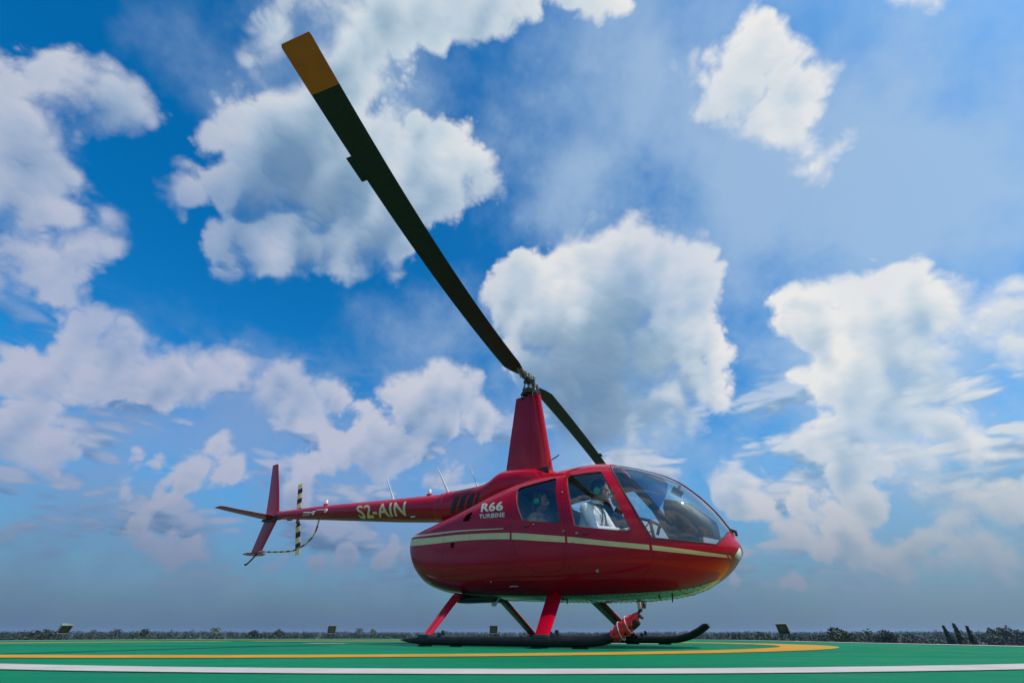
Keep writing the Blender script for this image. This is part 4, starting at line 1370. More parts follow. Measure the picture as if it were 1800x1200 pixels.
# ------------------------------------------------------------------ rotor head and blades
HZ = 3.36
mb = MB()
mb.tube([(0, 0, 3.0), (0, 0, HZ + 0.03)], (0.035, 0.035), 20)
mb.build("rotor_shaft", M['metal'], heli)
B0 = 280.6                                         # bearing of the near blade, degrees from the nose
def polar(r, a, z):
    return Vector((r * math.cos(rad(a)), r * math.sin(rad(a)), z))
hub = MB()
hub.tube([polar(-0.24, B0, HZ), polar(-0.10, B0, HZ), polar(0, B0, HZ), polar(0.10, B0, HZ), polar(0.24, B0, HZ)],
         [(0.045, 0.045), (0.05, 0.055), (0.062, 0.07), (0.05, 0.055), (0.045, 0.045)], 16)
hub.tube([polar(0.09, B0 + 90, HZ), polar(-0.09, B0 + 90, HZ)], (0.026, 0.026), 14)
hub.lathe((0, 0, HZ + 0.04), (0, 0, 1), [(0, 0.05), (0.03, 0.05), (0.04, 0.035), (0.075, 0.03), (0.08, 0.018), (0.095, 0.016)], 18)
hub_o = hub.build("rotor_hub", M['dark_metal'], heli)
mb = MB()
for a in (B0, B0 + 180):
    for k in range(10):
        t = 2 * math.pi * k / 10
        c = polar(0.235, a, HZ)
        e = Vector((-math.sin(rad(a)), math.cos(rad(a)), 0))
        mb.sphere(c + e * math.cos(t) * 0.062 + Vector((0, 0, math.sin(t) * 0.062)), 0.011, 5)
tag(mb.build("hub_bolts", M['metal'], hub_o), kind='stuff')
mb = MB()
mb.lathe((0, 0, 3.125), (0, 0, 1), [(0, 0.05), (0.0, 0.115), (0.014, 0.125), (0.03, 0.125), (0.04, 0.11), (0.042, 0.05)], 30)
mb.lathe((0, 0, 3.175), (0, 0, 1), [(0, 0.05), (0.0, 0.10), (0.02, 0.108), (0.032, 0.10), (0.035, 0.05)], 30)
mb.build("swashplate", M['dark_metal'], heli)
for a in (B0 + 62, B0 + 242):
    mb = MB()
    mb.tube([polar(0.118, a, 3.17), polar(0.125, a, 3.25), polar(0.13, a - 8, 3.37)], [0.009, 0.013, 0.009], 8)
    mb.sphere(polar(0.118, a, 3.17), 0.018, 7)
    mb.sphere(polar(0.13, a - 8, 3.37), 0.018, 7)
    mb.build("pitch_link", M['metal'], heli)
for a in (200, 320, 80):
    mb = MB()
    mb.tube([polar(0.125, a, 3.06), polar(0.125, a, 3.14)], (0.009, 0.009), 8)
    mb.box(polar(0.125, a, 3.145), (0.03, 0.03, 0.02))
    mb.build("control_rod", M['dark_metal'], heli)
for a in (B0 + 60, B0 + 240):
    mb = MB()
    mb.tube([polar(0.06, a, 3.21), polar(0.13, a + 15, 3.24), polar(0.075, a + 30, 3.31)], [0.012, 0.014, 0.010], 8)
    mb.build("scissor_link", M['metal'], heli)

def blade(a0, sweep, zr, R0=0.30, R1=5.03, chord=0.240):
    """one main blade: root flare, straight chord, yellow tip, fixed trim tab; leading edge turns anticlockwise"""
    def ax(r):
        return a0 + sweep * (r - R0)
    def point(r, fx, fz):
        a = ax(r)
        d = Vector((math.cos(rad(a)), math.sin(rad(a)), 0))
        e = Vector((-math.sin(rad(a)), math.cos(rad(a)), 0))
        pitch = rad(5.0 - 3.0 * r / R1)
        return d * r + e * (fx * math.cos(pitch) + fz * math.sin(pitch) * -1) + Vector((0, 0, HZ + zr * r + fx * math.sin(pitch) + fz * math.cos(pitch)))
    def ring(r, c):
        pts = []
        prof = airfoil(-0.72 * c, 0.28 * c, 0.055 * c if c > 0.2 else 0.10 * c, 14)
        for x, y in prof:
            pts.append(point(r, x, y))
        return pts
    st = [(R0 - 0.02, 0.10), (R0 + 0.02, 0.12), (R0 + 0.10, 0.17), (R0 + 0.24, chord * 0.97), (R0 + 0.30, chord)]
    st += [(r, chord) for r in np.linspace(R0 + 0.5, R1 - 0.345, 22)]
    mb = MB()
    mb.rings([ring(r, c) for r, c in st])
    b = mb.build("main_rotor_blade", M['blade'], heli, angle=60)
    mb = MB()
    mb.rings([ring(r, c) for r, c in ((R1 - 0.3445, chord + 0.001), (R1 - 0.2, chord + 0.001), (R1 - 0.02, chord), (R1, chord * 0.93))])
    mb.build("blade_tip", M['orange_tip'], b, angle=60)
    mb = MB()
    rings = []
    for r in (3.93, 4.17):
        rings.append([point(r, x, z) for x, z in ((-0.72 * chord + 0.004, 0.0025), (-0.72 * chord - 0.05, 0.0012), (-0.72 * chord - 0.05, -0.0012), (-0.72 * chord + 0.004, -0.0025))])
    mb.rings(rings)
    mb.build("trim_tab", M['blade'], b, smooth=False)
    # grip between hub and blade root
    mb = MB()
    mb.tube([point(0.20, 0, 0), point(0.27, 0, 0), point(0.33, 0, 0), point(0.45, 0.0, 0)], [(0.055, 0.05), (0.058, 0.052), (0.05, 0.035), (0.035, 0.012)], 16)
    g = mb.build("blade_grip", M['metal'], b)
    return b
blade(B0, 0.90, 0.014)
blade(B0 - 180 + 0.5, 0.25, 0.024)

# ------------------------------------------------------------------ tail
BOOM = np.array([(-5.93, 2.092, 0.074), (-5.6, 2.067, 0.085), (-4.62, 1.985, 0.120), (-2.52, 1.772, 0.180), (-1.40, 1.672, 0.206)])
def boom_at(X):
    return float(np.interp(X, BOOM[:, 0], BOOM[:, 1])), float(np.interp(X, BOOM[:, 0], BOOM[:, 2]))
mb = MB()
rings = []
for X in np.linspace(-5.93, -1.40, 34):
    zc, r = boom_at(X)
    rings.append([(X, r * math.cos(2 * math.pi * k / 40), zc + r * math.sin(2 * math.pi * k / 40)) for k in range(40)])
mb.rings(rings)
boom = mb.build("tail_boom", M['red'], heli)
def boom_y(X, z):
    zc, r = boom_at(X)
    return math.sqrt(max(r * r - (z - zc) ** 2, 1e-6))
put_letters("registration", "S2-AIN", [(-3.285, 1.712), (-2.165, 1.622), (-3.40, 1.928), (-2.185, 1.838)], boom_y, (-1, 1), M['cream'], boom, bold=0.018, spacing=1.04)
for X in (-2.05, -3.0, -3.95, -4.85):
    zc, r = boom_at(X)
    mb = MB()
    mb.tube([(X, r * math.cos(t) * 1.0, zc + r * math.sin(t)) for t in np.linspace(0, 2 * math.pi, 33)], 0.0016, 5)
    mb.build("boom_seam", M['rubber'], boom)
mb = MB()
zc, r = boom_at(-2.06)
mb.box((-2.03, -boom_y(-2.03, 1.60) - 0.001, 1.605), (0.09, 0.004, 0.035))
mb.build("data_plate", M['silver'], boom, smooth=False)
def antenna(x, L, lean_, r0):
    zc, r = boom_at(x) if x < -1.5 else (float(hermite(x, CX, CT[:, 1])), float(hermite(x, CX, CT[:, 3])))
    zt = zc + r - 0.01
    mb = MB()
    mb.tube([(x, 0, zt), (x - lean_ * 0.15, 0, zt + L * 0.15), (x - lean_, 0, zt + L)], [(r0 * 0.6, r0), (r0 * 0.5, r0 * 0.8), (r0 * 0.25, r0 * 0.3)], 10)
    mb.lathe((x, 0, zt - 0.01), (0, 0, 1), [(0, r0 * 1.9), (0.022, r0 * 1.7), (0.03, r0 * 0.9)], 14)
    mb.build("whip_aerial", M['white_paint'], boom)
antenna(-2.67, 0.45, 0.27, 0.020)
antenna(-1.47, 0.46, 0.29, 0.022)
antenna(-0.92, 0.38, 0.17, 0.013)
for x in (-4.46, -1.87):
    zc, r = boom_at(x)
    mb = MB()
    mb.lathe((x, 0, zc + r - 0.012), (0, 0, 1), [(0, 0.05), (0.03, 0.048), (0.045, 0.03), (0.05, 0.026)], 16)
    bc = mb.build("beacon", M['red'], boom)
    mb = MB()
    mb.lathe((x, 0, zc + r + 0.036), (0, 0, 1), [(0, 0.024), (0.05, 0.024), (0.062, 0.015), (0.066, 0.0)], 14)
    mb.build("beacon_lens", M['white_paint'], bc)
# white cable and its two clips on the boom's flank
mb = MB()
mb.tube([(X, -(boom_y(X, z) + 0.008), z) for X, z in ((-4.93, 2.005), (-4.75, 1.985), (-4.62, 1.965), (-4.50, 2.0), (-4.35, 1.985), (-4.22, 1.965))], 0.008, 7)
mb.build("boom_cable", M['white_plastic'], boom)
for X, z in ((-4.62, 1.962), (-4.24, 1.955)):
    mb = MB()
    mb.lathe((X, -(boom_y(X, z) - 0.004), z), (0, -1, 0), [(0, 0.036), (0.012, 0.036), (0.018, 0.022), (0.012, 0.016)], 18)
    mb.build("cable_clip", M['white_plastic'], boom)
mb = MB()
mb.rings([[(x, -(boom_y(x, z) + o_), z) for x, z in ((-4.98, 1.965), (-4.74, 1.945), (-4.74, 2.0), (-4.95, 2.02))] for o_ in (0.001, 0.003)])
mb.build("warning_decal", M['silver'], boom, smooth=False)

def fin_surface(name, stations, mat, parent, edge=None):
    """stations: (x_rear, x_front, (y, z), half thickness, direction of span)"""
    mb = MB()
    rings = []
    for xr, xf, y, z, half, vert in stations:
        ring = []
        for x, t in airfoil(xr, xf, half, 18):
            ring.append((x, y + t, z) if vert else (x, y, z + t))
        rings.append(ring)
    mb.rings(rings)
    return mb.build(name, mat, parent, angle=60)
upper = fin_surface("upper_fin", [(-6.40, -5.90, 0, 2.05, 0.030, True), (-6.53, -6.16, 0, 2.60, 0.026, True), (-6.695, -6.475, 0, 3.20, 0.018, True), (-6.71, -6.50, 0, 3.235, 0.012, True)], M['red'], heli)
lower = fin_surface("lower_fin", [(-6.40, -5.92, 0, 2.08, 0.030, True), (-6.50, -6.08, 0, 1.75, 0.026, True), (-6.60, -6.23, 0, 1.43, 0.02, True)], M['red'], heli)
mb = MB()
mb.rings([[(x, y, 1.425 + dz) for x, y in [(px, py * 1.0) for px, py in ((-6.62, -0.14), (-6.44, -0.17), (-6.24, -0.08), (-6.20, 0.02), (-6.26, 0.12), (-6.46, 0.18), (-6.64, 0.14), (-6.68, 0.0))]] for dz in (-0.008, 0.008)])
mb.build("fin_end_plate", M['red'], heli, smooth=False)
stab = fin_surface("horizontal_stabilizer", [(-6.46, -5.96, 0.16, 2.075, 0.026, False), (-6.46, -5.96, -0.03, 2.075, 0.028, False), (-6.52, -6.17, -0.70, 2.115, 0.022, False), (-6.545, -6.25, -0.95, 2.135, 0.016, False), (-6.53, -6.30, -0.985, 2.138, 0.008, False)], M['red'], heli)
mb = MB()
mb.tube([(-6.37, 0, 1.42), (-6.50, 0, 1.33), (-6.62, 0, 1.262), (-6.67, 0, 1.252), (-6.69, 0, 1.262)], [0.016, 0.015, 0.015, 0.02, 0.016], 9)
mb.build("tail_skid", M['black'], heli)
mb = MB()
mb.tube([(-5.95, -0.02, 2.02), (-6.12, -0.10, 2.0), (-6.20, -0.17, 1.99)], [0.03, 0.035, 0.02], 10)
mb.build("stabilizer_bracket", M['dark_metal'], heli)
mb = MB()
mb.tube([(-5.90, 0, 2.09), (-5.98, 0, 2.09), (-6.03, 0, 2.085)], [0.085, 0.078, 0.05], 20)
mb.build("tail_light_housing", M['dark_metal'], heli)

# striped guard under the tail rotor
GUARD = [(-4.58, 0, 1.87), (-4.592, 0, 1.70), (-4.66, 0, 1.575), (-4.82, 0, 1.475), (-5.00, 0, 1.412), (-5.20, 0, 1.385), (-5.55, 0, 1.40), (-5.90, 0, 1.425), (-6.30, 0, 1.462)]
gx = np.array(GUARD)
seg = np.concatenate([[0], np.cumsum(np.linalg.norm(np.diff(gx, axis=0), axis=1))])
def guard_at(d):
    return tuple(float(np.interp(d, seg, gx[:, k])) for k in range(3))
edges = np.linspace(0, seg[-1], 20)
for i in range(19):
    mb = MB()
    mb.tube([guard_at(d) for d in np.linspace(edges[i], edges[i + 1], 4)], 0.0155, 9)
    mb.build("guard_band", M['red'] if i % 2 else M['cream'], heli)
# tail rotor, on the far side of the boom
TRX, TRY, TRZ = -5.66, 0.26, 2.075
mb = MB()
mb.tube([(TRX, 0.02, TRZ), (TRX, TRY + 0.03, TRZ)], (0.03, 0.03), 14)
mb.lathe((TRX, -0.02, TRZ), (0, 1, 0), [(0, 0.07), (0.08, 0.10), (0.14, 0.09), (0.16, 0.04)], 20)
mb.tube([(TRX, TRY, TRZ - 0.12), (TRX, TRY, TRZ + 0.12)], (0.03, 0.03), 12)
mb.build("tail_gearbox", M['dark_metal'], heli)
for sgn, tilt in ((1, 19.0), (-1, 19.0)):
    t0 = rad(tilt)
    d = Vector((-math.sin(t0) * sgn, 0.03, math.cos(t0) * sgn)).normalized()
    e = Vector((math.cos(t0), 0.25, math.sin(t0))).normalized()
    nn = d.cross(e).normalized()
    def tr_ring(r, c):
        return [Vector((TRX, TRY, TRZ)) + d * r + e * (x * c) + nn * (y * c) for x, y in airfoil(-0.6, 0.4, 0.07, 10)]
    root = MB()
    root.rings([tr_ring(0.10, 0.06), tr_ring(0.14, 0.075), tr_ring(0.19, 0.125)])
    tb = root.build("tail_rotor_blade", M['black'], heli)
    cuts_ = [0.19, 0.30, 0.41, 0.52, 0.63, 0.74]
    for i in range(5):
        mb = MB()
        mb.rings([tr_ring(r, 0.115) for r in (cuts_[i], (cuts_[i] + cuts_[i + 1]) / 2, cuts_[i + 1])])
        mb.build("blade_band", M['black'] if i % 2 else M['cream'], tb)

# ------------------------------------------------------------------ landing gear
def skid(y):
    pts = [(-1.03, y, 0.058), (-0.90, y, 0.054), (-0.72, y, 0.053), (-0.2, y, 0.053), (0.4, y, 0.053), (0.9, y, 0.053), (1.18, y, 0.054), (1.32, y, 0.065), (1.44, y, 0.094), (1.54, y, 0.136), (1.62, y, 0.182), (1.655, y, 0.205)]
    rr_ = [0.004, 0.021, 0.036, 0.038, 0.038, 0.038, 0.038, 0.038, 0.038, 0.038, 0.038, 0.036]
    mb = MB()
    mb.tube(pts, rr_, 22)
    # tip cut level on top
    for i, v in enumerate(mb.v):
        if v[2] > 0.212:
            mb.v[i] = (v[0], v[1], 0.212)
    sk = mb.build("skid_tube", M['skid'], heli)
    for x, l in ((-0.66, 0.20), (-0.25, 0.16), (0.72, 0.20), (1.12, 0.18)):
        m2 = MB()
        m2.box((x, y, 0.010), (l * 0.8, 0.04, 0.012))
        m2.build("wear_shoe", M['skid'], sk, bevel=0.004)
    for x in (-0.48, 0.85):
        m2 = MB()
        m2.box((x, y, 0.105), (0.03, 0.03, 0.03))
        m2.lathe((x + 0.05, y - 0.01, 0.125), (0, 1, 0), [(0, 0.018), (0.02, 0.018), (0.02, 0.009), (0, 0.009)], 12)
        m2.box((x + 0.04, y, 0.103), (0.07, 0.012, 0.012))
        m2.build("wheel_lug", M['dark_metal'], sk)
    return sk
for y in (-1.1, 1.1):
    skid(y)
def strut(p0, p1, c0, c1):
    """streamlined leg from the belly to the skid"""
    p0, p1 = Vector(p0), Vector(p1)
    mb = MB()
    rings = []
    for t in np.linspace(0, 1, 8):
        p = p0.lerp(p1, t)
        c = c0 + (c1 - c0) * t
        rings.append([p + Vector((x, 0, 0)) + Vector((0, 0.8, 0.6 if p1.y > 0 else -0.6)).normalized() * y for x, y in airfoil(-0.55 * c, 0.45 * c, 0.22 * c, 14)])
    mb.rings(rings)
    return mb.build("landing_gear_leg", M['red'], heli, angle=60)
for s in (-1, 1):
    strut((-0.80, s * 0.46, 0.505), (-0.68, s * 1.085, 0.082), 0.15, 0.125)
    strut((0.55, s * 0.46, 0.475), (0.735, s * 1.085, 0.082), 0.185, 0.155)
    for x in (-0.68, 0.735):
        mb = MB()
        mb.box((x, s * 1.09, 0.092), (0.15, 0.075, 0.03))
        mb.build("leg_saddle", M['dark_metal'], heli, bevel=0.008)
mb = MB()
mb.tube([(-0.80, -0.5, 0.49), (-0.80, 0.5, 0.49)], (0.035, 0.035), 12)
mb.tube([(0.57, -0.5, 0.45), (0.57, 0.5, 0.45)], (0.035, 0.035), 12)
mb.build("cross_tube", M['black'], heli)

# ------------------------------------------------------------------ cabin furniture
mb = MB()
rows = []
for X in np.linspace(-0.02, 1.98, 14):
    w = pod_y(X, 0.51 + 0.05) - 0.05
    rows.append([(X, -w, 0.56), (X, w, 0.56), (X, w, 0.54), (X, -w, 0.54)])
mb.rings(rows)
mb.build("cabin_floor", M['carpet'], heli, smooth=False)
mb = MB()
bx = -0.02
out_ = [(bx, y * 0.955, 0.89 + (z - 0.89) * 0.955) for _, y, z in pod_ring(bx)]
mb.rings([out_, [(x - 0.03, y, z) for x, y, z in out_]])
mb.build("bulkhead", M['lining'], heli, smooth=False)
def seat(x, y, front=True):
    t = MB()
    t.box((x + 0.26, y, 0.66), (0.50, 0.46, 0.22))
    a = t.build("seat_cushion", M['leather'], heli, bevel=0.04)
    t = MB()
    Rb = Matrix.Rotation(rad(-10 if front else -8), 3, 'Y')
    t.box((x - 0.02, y, 1.02), (0.11, 0.46, 0.56), Rb)
    t.build("seat_back", M['leather'], heli, bevel=0.035)
for y in (-0.34, 0.34):
    seat(0.83, y)
    seat(0.16, y, False)
# instrument console under its hood
mb = MB()
mb.box((1.92, 0.0, 0.78), (0.24, 0.26, 0.52), taper=0.9)
cons = mb.build("instrument_console", M['panel_black'], heli, bevel=0.02)
mb = MB()
ring_a = [(1.775, y, z) for y, z in ((-0.27, 0.98), (0.27, 0.98), (0.285, 1.24), (0.20, 1.335), (-0.20, 1.335), (-0.285, 1.24))]
ring_b = [(2.03, y * 0.85, 0.98 + (z - 0.98) * 0.80) for _, y, z in ring_a]
ring_c = [(2.20, y * 0.55, 0.92 + (z - 0.98) * 0.48) for _, y, z in ring_a]
mb.rings([ring_a, ring_b, ring_c])
mb.build("instrument_hood", M['panel_black'], heli, bevel=0.025)
for j, (y, z) in enumerate(((-0.17, 1.22), (0.0, 1.24), (0.17, 1.22), (-0.17, 1.08), (0.0, 1.09), (0.17, 1.08))):
    mb = MB()
    mb.lathe((1.777, y, z), (-1, 0, 0), [(0, 0.06), (0.012, 0.06), (0.014, 0.052), (0.006, 0.05)], 20)
    mb.build("gauge", M['dark_metal'], cons)
mb = MB()
mb.box((1.885, -0.015, 1.425), (0.11, 0.07, 0.075), Matrix.Rotation(rad(38), 3, 'Y'))
mb.tube([(1.90, 0, 1.46), (1.935, 0, 1.505)], (0.012, 0.012), 8)
mb.build("compass", M['panel_black'], heli, bevel=0.014)
mb = MB()
mb.tube([(1.545, 0, 0.55), (1.545, 0, 0.95), (1.53, 0, 1.145), (1.52, 0, 1.165)], [0.018, 0.018, 0.018, 0.02], 10)
mb.tube([(1.56, 0.25, 1.15), (1.53, 0, 1.168), (1.50, -0.25, 1.155)], [0.014, 0.017, 0.014], 10)
mb.tube([(1.50, -0.25, 1.155), (1.46, -0.27, 1.13), (1.44, -0.27, 1.06)], [0.018, 0.018, 0.016], 10)
mb.tube([(1.56, 0.25, 1.15), (1.53, 0.27, 1.13), (1.50, 0.27, 1.06)], [0.018, 0.018, 0.016], 10)
cyc = mb.build("control_stick", M['panel_black'], heli)
mb = MB()
mb.tube([(1.47, -0.17, 1.16), (1.455, -0.17, 1.20)], (0.016, 0.016), 10)
mb.build("trigger_button", M['orange_tip'], cyc)
mb = MB()
mb.tube([(1.52, -0.02, 1.15), (1.47, -0.05, 1.08), (1.49, -0.03, 1.03), (1.54, -0.01, 1.07)], 0.007, 6)
mb.build("curly_lead", M['panel_black'], cyc)
mb = MB()
mb.rings([[(x, y, z - 0.035) for x, y, z in ((0.35, -0.36, 1.79), (1.22, -0.36, 1.76), (1.22, 0.36, 1.76), (0.35, 0.36, 1.79))],
          [(x, y, z - 0.02) for x, y, z in ((0.35, -0.36, 1.79), (1.22, -0.36, 1.76), (1.22, 0.36, 1.76), (0.35, 0.36, 1.79))]])
mb.build("headliner", M['lining'], heli, bevel=0.005)

# ------------------------------------------------------------------ people on board
def remeshed(name, parts, voxel, smooth_it=4):
    """several closed shapes fused into one continuous skin"""
    mb = MB()
    for p in parts:
        mb.add(p.v, p.f)
    me = mb.mesh(name)
    o = bpy.data.objects.new("tmp", me)
    COL.objects.link(o)
    m = o.modifiers.new("r", 'REMESH')
    m.mode, m.voxel_size = 'VOXEL', voxel
    sm = o.modifiers.new("s", 'SMOOTH')
    sm.factor, sm.iterations = 0.5, smooth_it
    dg = bpy.context.evaluated_depsgraph_get()
    dg.update()
    out = bpy.data.meshes.new_from_object(o.evaluated_get(dg), depsgraph=dg)
    bpy.data.objects.remove(o, do_unlink=True)
    out.name = name
    return out

M['skin_warm'] = mottled("skin_warm", (0.42, 0.22, 0.14), (0.36, 0.18, 0.11), 20, 0.5)
M['skin_tan'] = mottled("skin_tan", (0.30, 0.15, 0.09), (0.25, 0.12, 0.075), 20, 0.5)
M['shirt_white'] = mottled("shirt_white", (0.84, 0.87, 0.91), (0.78, 0.81, 0.86), 12, 0.8, bump=0.006, bscale=22)
M['jacket_navy'] = mottled("jacket_navy", (0.012, 0.018, 0.045), (0.02, 0.028, 0.06), 12, 0.8, bump=0.005, bscale=22)
M['shirt_tan'] = mottled("shirt_tan", (0.33, 0.22, 0.14), (0.26, 0.17, 0.11), 12, 0.8, bump=0.005, bscale=22)
M['vest_blue'] = mottled("vest_blue", (0.015, 0.06, 0.42), (0.02, 0.09, 0.48), 12, 0.7)
M['trousers'] = mottled("trousers_dark", (0.02, 0.022, 0.03), (0.03, 0.032, 0.04), 12, 0.85)
M['hair_dark'] = mottled("hair_dark", (0.018, 0.013, 0.010), (0.035, 0.025, 0.018), 40, 0.5, stretch=(1, 1, 0.2))
M['hair_brown'] = mottled("hair_brown", (0.10, 0.05, 0.025), (0.06, 0.03, 0.016), 40, 0.5, stretch=(1, 1, 0.2))
M['headset_green'] = mottled("headset_green", (0.05, 0.42, 0.13), (0.04, 0.34, 0.11), 20, 0.35)
M['headset_teal'] = mottled("headset_teal", (0.03, 0.26, 0.20), (0.02, 0.2, 0.16), 20, 0.35)
M['lip'] = material("lip", (0.32, 0.11, 0.09), 0.5)
M['eye'] = material("eye", (0.05, 0.04, 0.035), 0.2)

def hand_parts(wrist, direction, palm_n, side):
    """a palm with four unequal bent fingers and a thumb leaving its side"""
    d, n = Vector(direction).normalized(), Vector(palm_n).normalized()
    a = d.cross(n).normalized() * side
    w = Vector(wrist)
    parts = []
    p = MB()
    p.tube([w - d * 0.01, w + d * 0.03, w + d * 0.065, w + d * 0.09], [(0.026, 0.018), (0.036, 0.016), (0.041, 0.015), (0.037, 0.012)], 12, up=n)
    parts.append(p)
    for k, (off, L) in enumerate(((-0.030, 0.070), (-0.010, 0.078), (0.010, 0.074), (0.029, 0.058))):
        b = w + d * 0.080 + a * off
        f = MB()
        pts = [b, b + d * L * 0.42 - n * 0.004, b + d * L * 0.72 - n * L * 0.26, b + d * L * 0.82 - n * L * 0.58]
        f.tube(pts, [0.0092, 0.0088, 0.0078, 0.0064], 8, up=n)
        parts.append(f)
    t = MB()
    b = w + d * 0.022 - a * 0.028
    t.tube([b, b + d * 0.028 - a * 0.022, b + d * 0.056 - a * 0.024 - n * 0.012], [0.0125, 0.0105, 0.008], 8, up=n)
    parts.append(t)
    return parts

def head_parts(c, fwd, up=(0, 0, 1)):
    c, f, u = Vector(c), Vector(fwd).normalized(), Vector(up).normalized()
    s = f.cross(u).normalized()
    u = s.cross(f).normalized()
    R = Matrix((f, -s, u)).transposed()
    def at(x, y, z):
        return c + R @ Vector((x, y, z))
    parts = []
    def ball(x, y, z, r, sc):
        m = MB()
        m.sphere(at(x, y, z), r, 12, scale=sc, R=R)
        parts.append(m)
    ball(-0.012, 0, 0.035, 0.092, (1.02, 0.82, 0.92))      # skull
    ball(0.028, 0, -0.035, 0.068, (0.92, 0.86, 1.15))      # face
    ball(0.050, 0, -0.088, 0.030, (1.0, 1.1, 0.8))         # chin
    ball(0.082, 0, -0.058, 0.020, (0.8, 1.2, 0.8))         # mouth
    ball(0.086, 0, 0.018, 0.018, (0.6, 2.6, 0.55))         # brow
    n = MB()
    n.tube([at(0.084, 0, 0.008), at(0.100, 0, -0.016), at(0.108, 0, -0.030), at(0.090, 0, -0.038)], [0.008, 0.011, 0.013, 0.010], 8)
    parts.append(n)
    for q in (-1, 1):
        e = MB()
        e.sphere(at(-0.005, q * 0.080, -0.015), 0.026, 8, scale=(0.7, 0.3, 1.1), R=R)
        parts.append(e)
    return parts, at, R

def person(name, label, hip, chest, head, face, arms, legs, skin, top, bottom, headset, hair, extra=None, group=None, cat="person", bare_from=None, hair_long=False, slim=1.0):
    """seated figure: one continuous body; hair, headset and eyes are its children"""
    P = thing(name, label, cat, (0.268, 6.186, 0.0), (0, 0, rad(-34.1)), group)
    hip, chest, head = Vector(hip), Vector(chest), Vector(head)
    parts = []
    t = MB()
    up = (chest - hip).normalized()
    neck = chest + up * 0.13
    t.tube([hip - up * 0.07, hip, hip.lerp(chest, 0.35), hip.lerp(chest, 0.7), chest, chest + up * 0.06, chest + up * 0.10],
           [(0.165 * slim, 0.115), (0.180 * slim, 0.13), (0.165 * slim, 0.120), (0.185 * slim, 0.125), (0.195 * slim, 0.120), (0.165 * slim, 0.095), (0.085, 0.07)], 18, up=(1, 0, 0))
    parts.append(t)
    t = MB()
    t.tube([chest + up * 0.06, neck, head + Vector((-0.015, 0, -0.05))], [0.062, 0.054, 0.052], 12, up=(1, 0, 0))
    parts.append(t)
    hp, at, R = head_parts(head, face)
    parts += hp
    hands = []
    for sh, el, wr, dr, pn, sd in arms:
        t = MB()
        sh, el, wr = Vector(sh), Vector(el), Vector(wr)
        t.tube([chest.lerp(sh, 0.55) + up * 0.03, sh, sh.lerp(el, 0.5), el], [0.075, 0.068, 0.056, 0.047], 12)
        t.sphere(el, 0.047, 8)
        t.tube([el, el.lerp(wr, 0.4), el.lerp(wr, 0.85), wr], [0.047, 0.045, 0.033, 0.028], 12)
        parts.append(t)
        parts += hand_parts(wr, dr, pn, sd)
        hands.append((sh, el, wr))
    for hj, kn, an, ft in legs:
        hj, kn, an, ft = (Vector(v) for v in (hj, kn, an, ft))
        t = MB()
        t.tube([hj, hj.lerp(kn, 0.5), kn], [0.092, 0.078, 0.060], 12)
        t.sphere(kn, 0.060, 8)
        t.tube([kn, kn.lerp(an, 0.35), an], [0.058, 0.054, 0.036], 12)
        t.tube([an + Vector((-0.05, 0, -0.01)), an + Vector((0.02, 0, -0.02)), ft], [(0.036, 0.034), (0.042, 0.036), (0.036, 0.020)], 10)
        parts.append(t)
    me = remeshed("body", parts, 0.0075)
    for m in (skin, top, bottom, M['rubber'], M['lip']):
        me.materials.append(m)
    idx = []
    collar = chest + up * 0.105
    mouth = at(0.098, 0, -0.060)
    for p in me.polygons:
        c = Vector(p.center)
        k = 1
        if (c - collar).dot((head - collar).normalized()) > (0.0 if (c - head).length < 0.3 else 9):
            k = 0
            if (c - mouth).length < 0.022 and abs((c - mouth).z) < 0.009:
                k = 4
        else:
            for sh, el, wr in hands:
                d = (wr - el)
                s_ = (c - el).dot(d) / d.length_squared
                if s_ > (bare_from if bare_from is not None else 0.96) and (c - el - d * min(max(s_, 0), 1.6)).length < 0.13:
                    k = 0
            if k == 1:
                for hj, kn, an, ft in legs:
                    hj, kn, an = Vector(hj), Vector(kn), Vector(an)
                    if c.z < an.z + 0.02 and (c - an).length < 0.24:
                        k = 3
                    elif c.z < hip.z - 0.02 or ((c - hj).dot((kn - hj).normalized()) > 0.06 and c.z < hip.z + 0.10):
                        k = 2 if k == 1 else k
        idx.append(k)
    me.polygons.foreach_set('material_index', idx)
    finish(me, True, 180)
    link("body", me, P)
    # hair
    h = MB()
    h.sphere(at(-0.022, 0, 0.045), 0.097, 12, scale=(1.02, 0.88, 0.93), R=R)
    if hair_long:
        h2 = MB()
        h2.tube([at(-0.06, 0, 0.06), at(-0.085, 0, -0.06), at(-0.09, 0, -0.20)], [(0.07, 0.05), (0.085, 0.055), (0.06, 0.035)], 14)
        hm = remeshed("hair", [h, h2], 0.009)
    else:
        hm = h.mesh("hair")
    hm.materials.clear()
    hm.materials.append(hair)
    bm = bmesh.new()
    bm.from_mesh(hm)
    no = R @ Vector((0.72, 0, -0.69 if not hair_long else -0.3))
    bmesh.ops.bisect_plane(bm, geom=bm.verts[:] + bm.edges[:] + bm.faces[:], plane_co=at(0.045, 0, 0.045), plane_no=no, clear_outer=True)
    bm.to_mesh(hm)
    bm.free()
    finish(hm, True, 180)
    link("hair", hm, P)
    for q in (-1, 1):
        e = MB()
        e.sphere(at(0.078, q * 0.030, -0.002), 0.0105, 7)
        e.build("eye", M['eye'], P)
    # headset worn over the hair
    b = MB()
    b.tube([at(-0.005 + 0.0 * t_, 0.103 * math.cos(t_), 0.005 + 0.135 * math.sin(t_)) for t_ in np.linspace(0.05, math.pi - 0.05, 22)], [(0.013, 0.006)] * 22, 8, up=R @ Vector((1, 0, 0)))
    hs_ = b.build("headset", M['panel_black'], P)
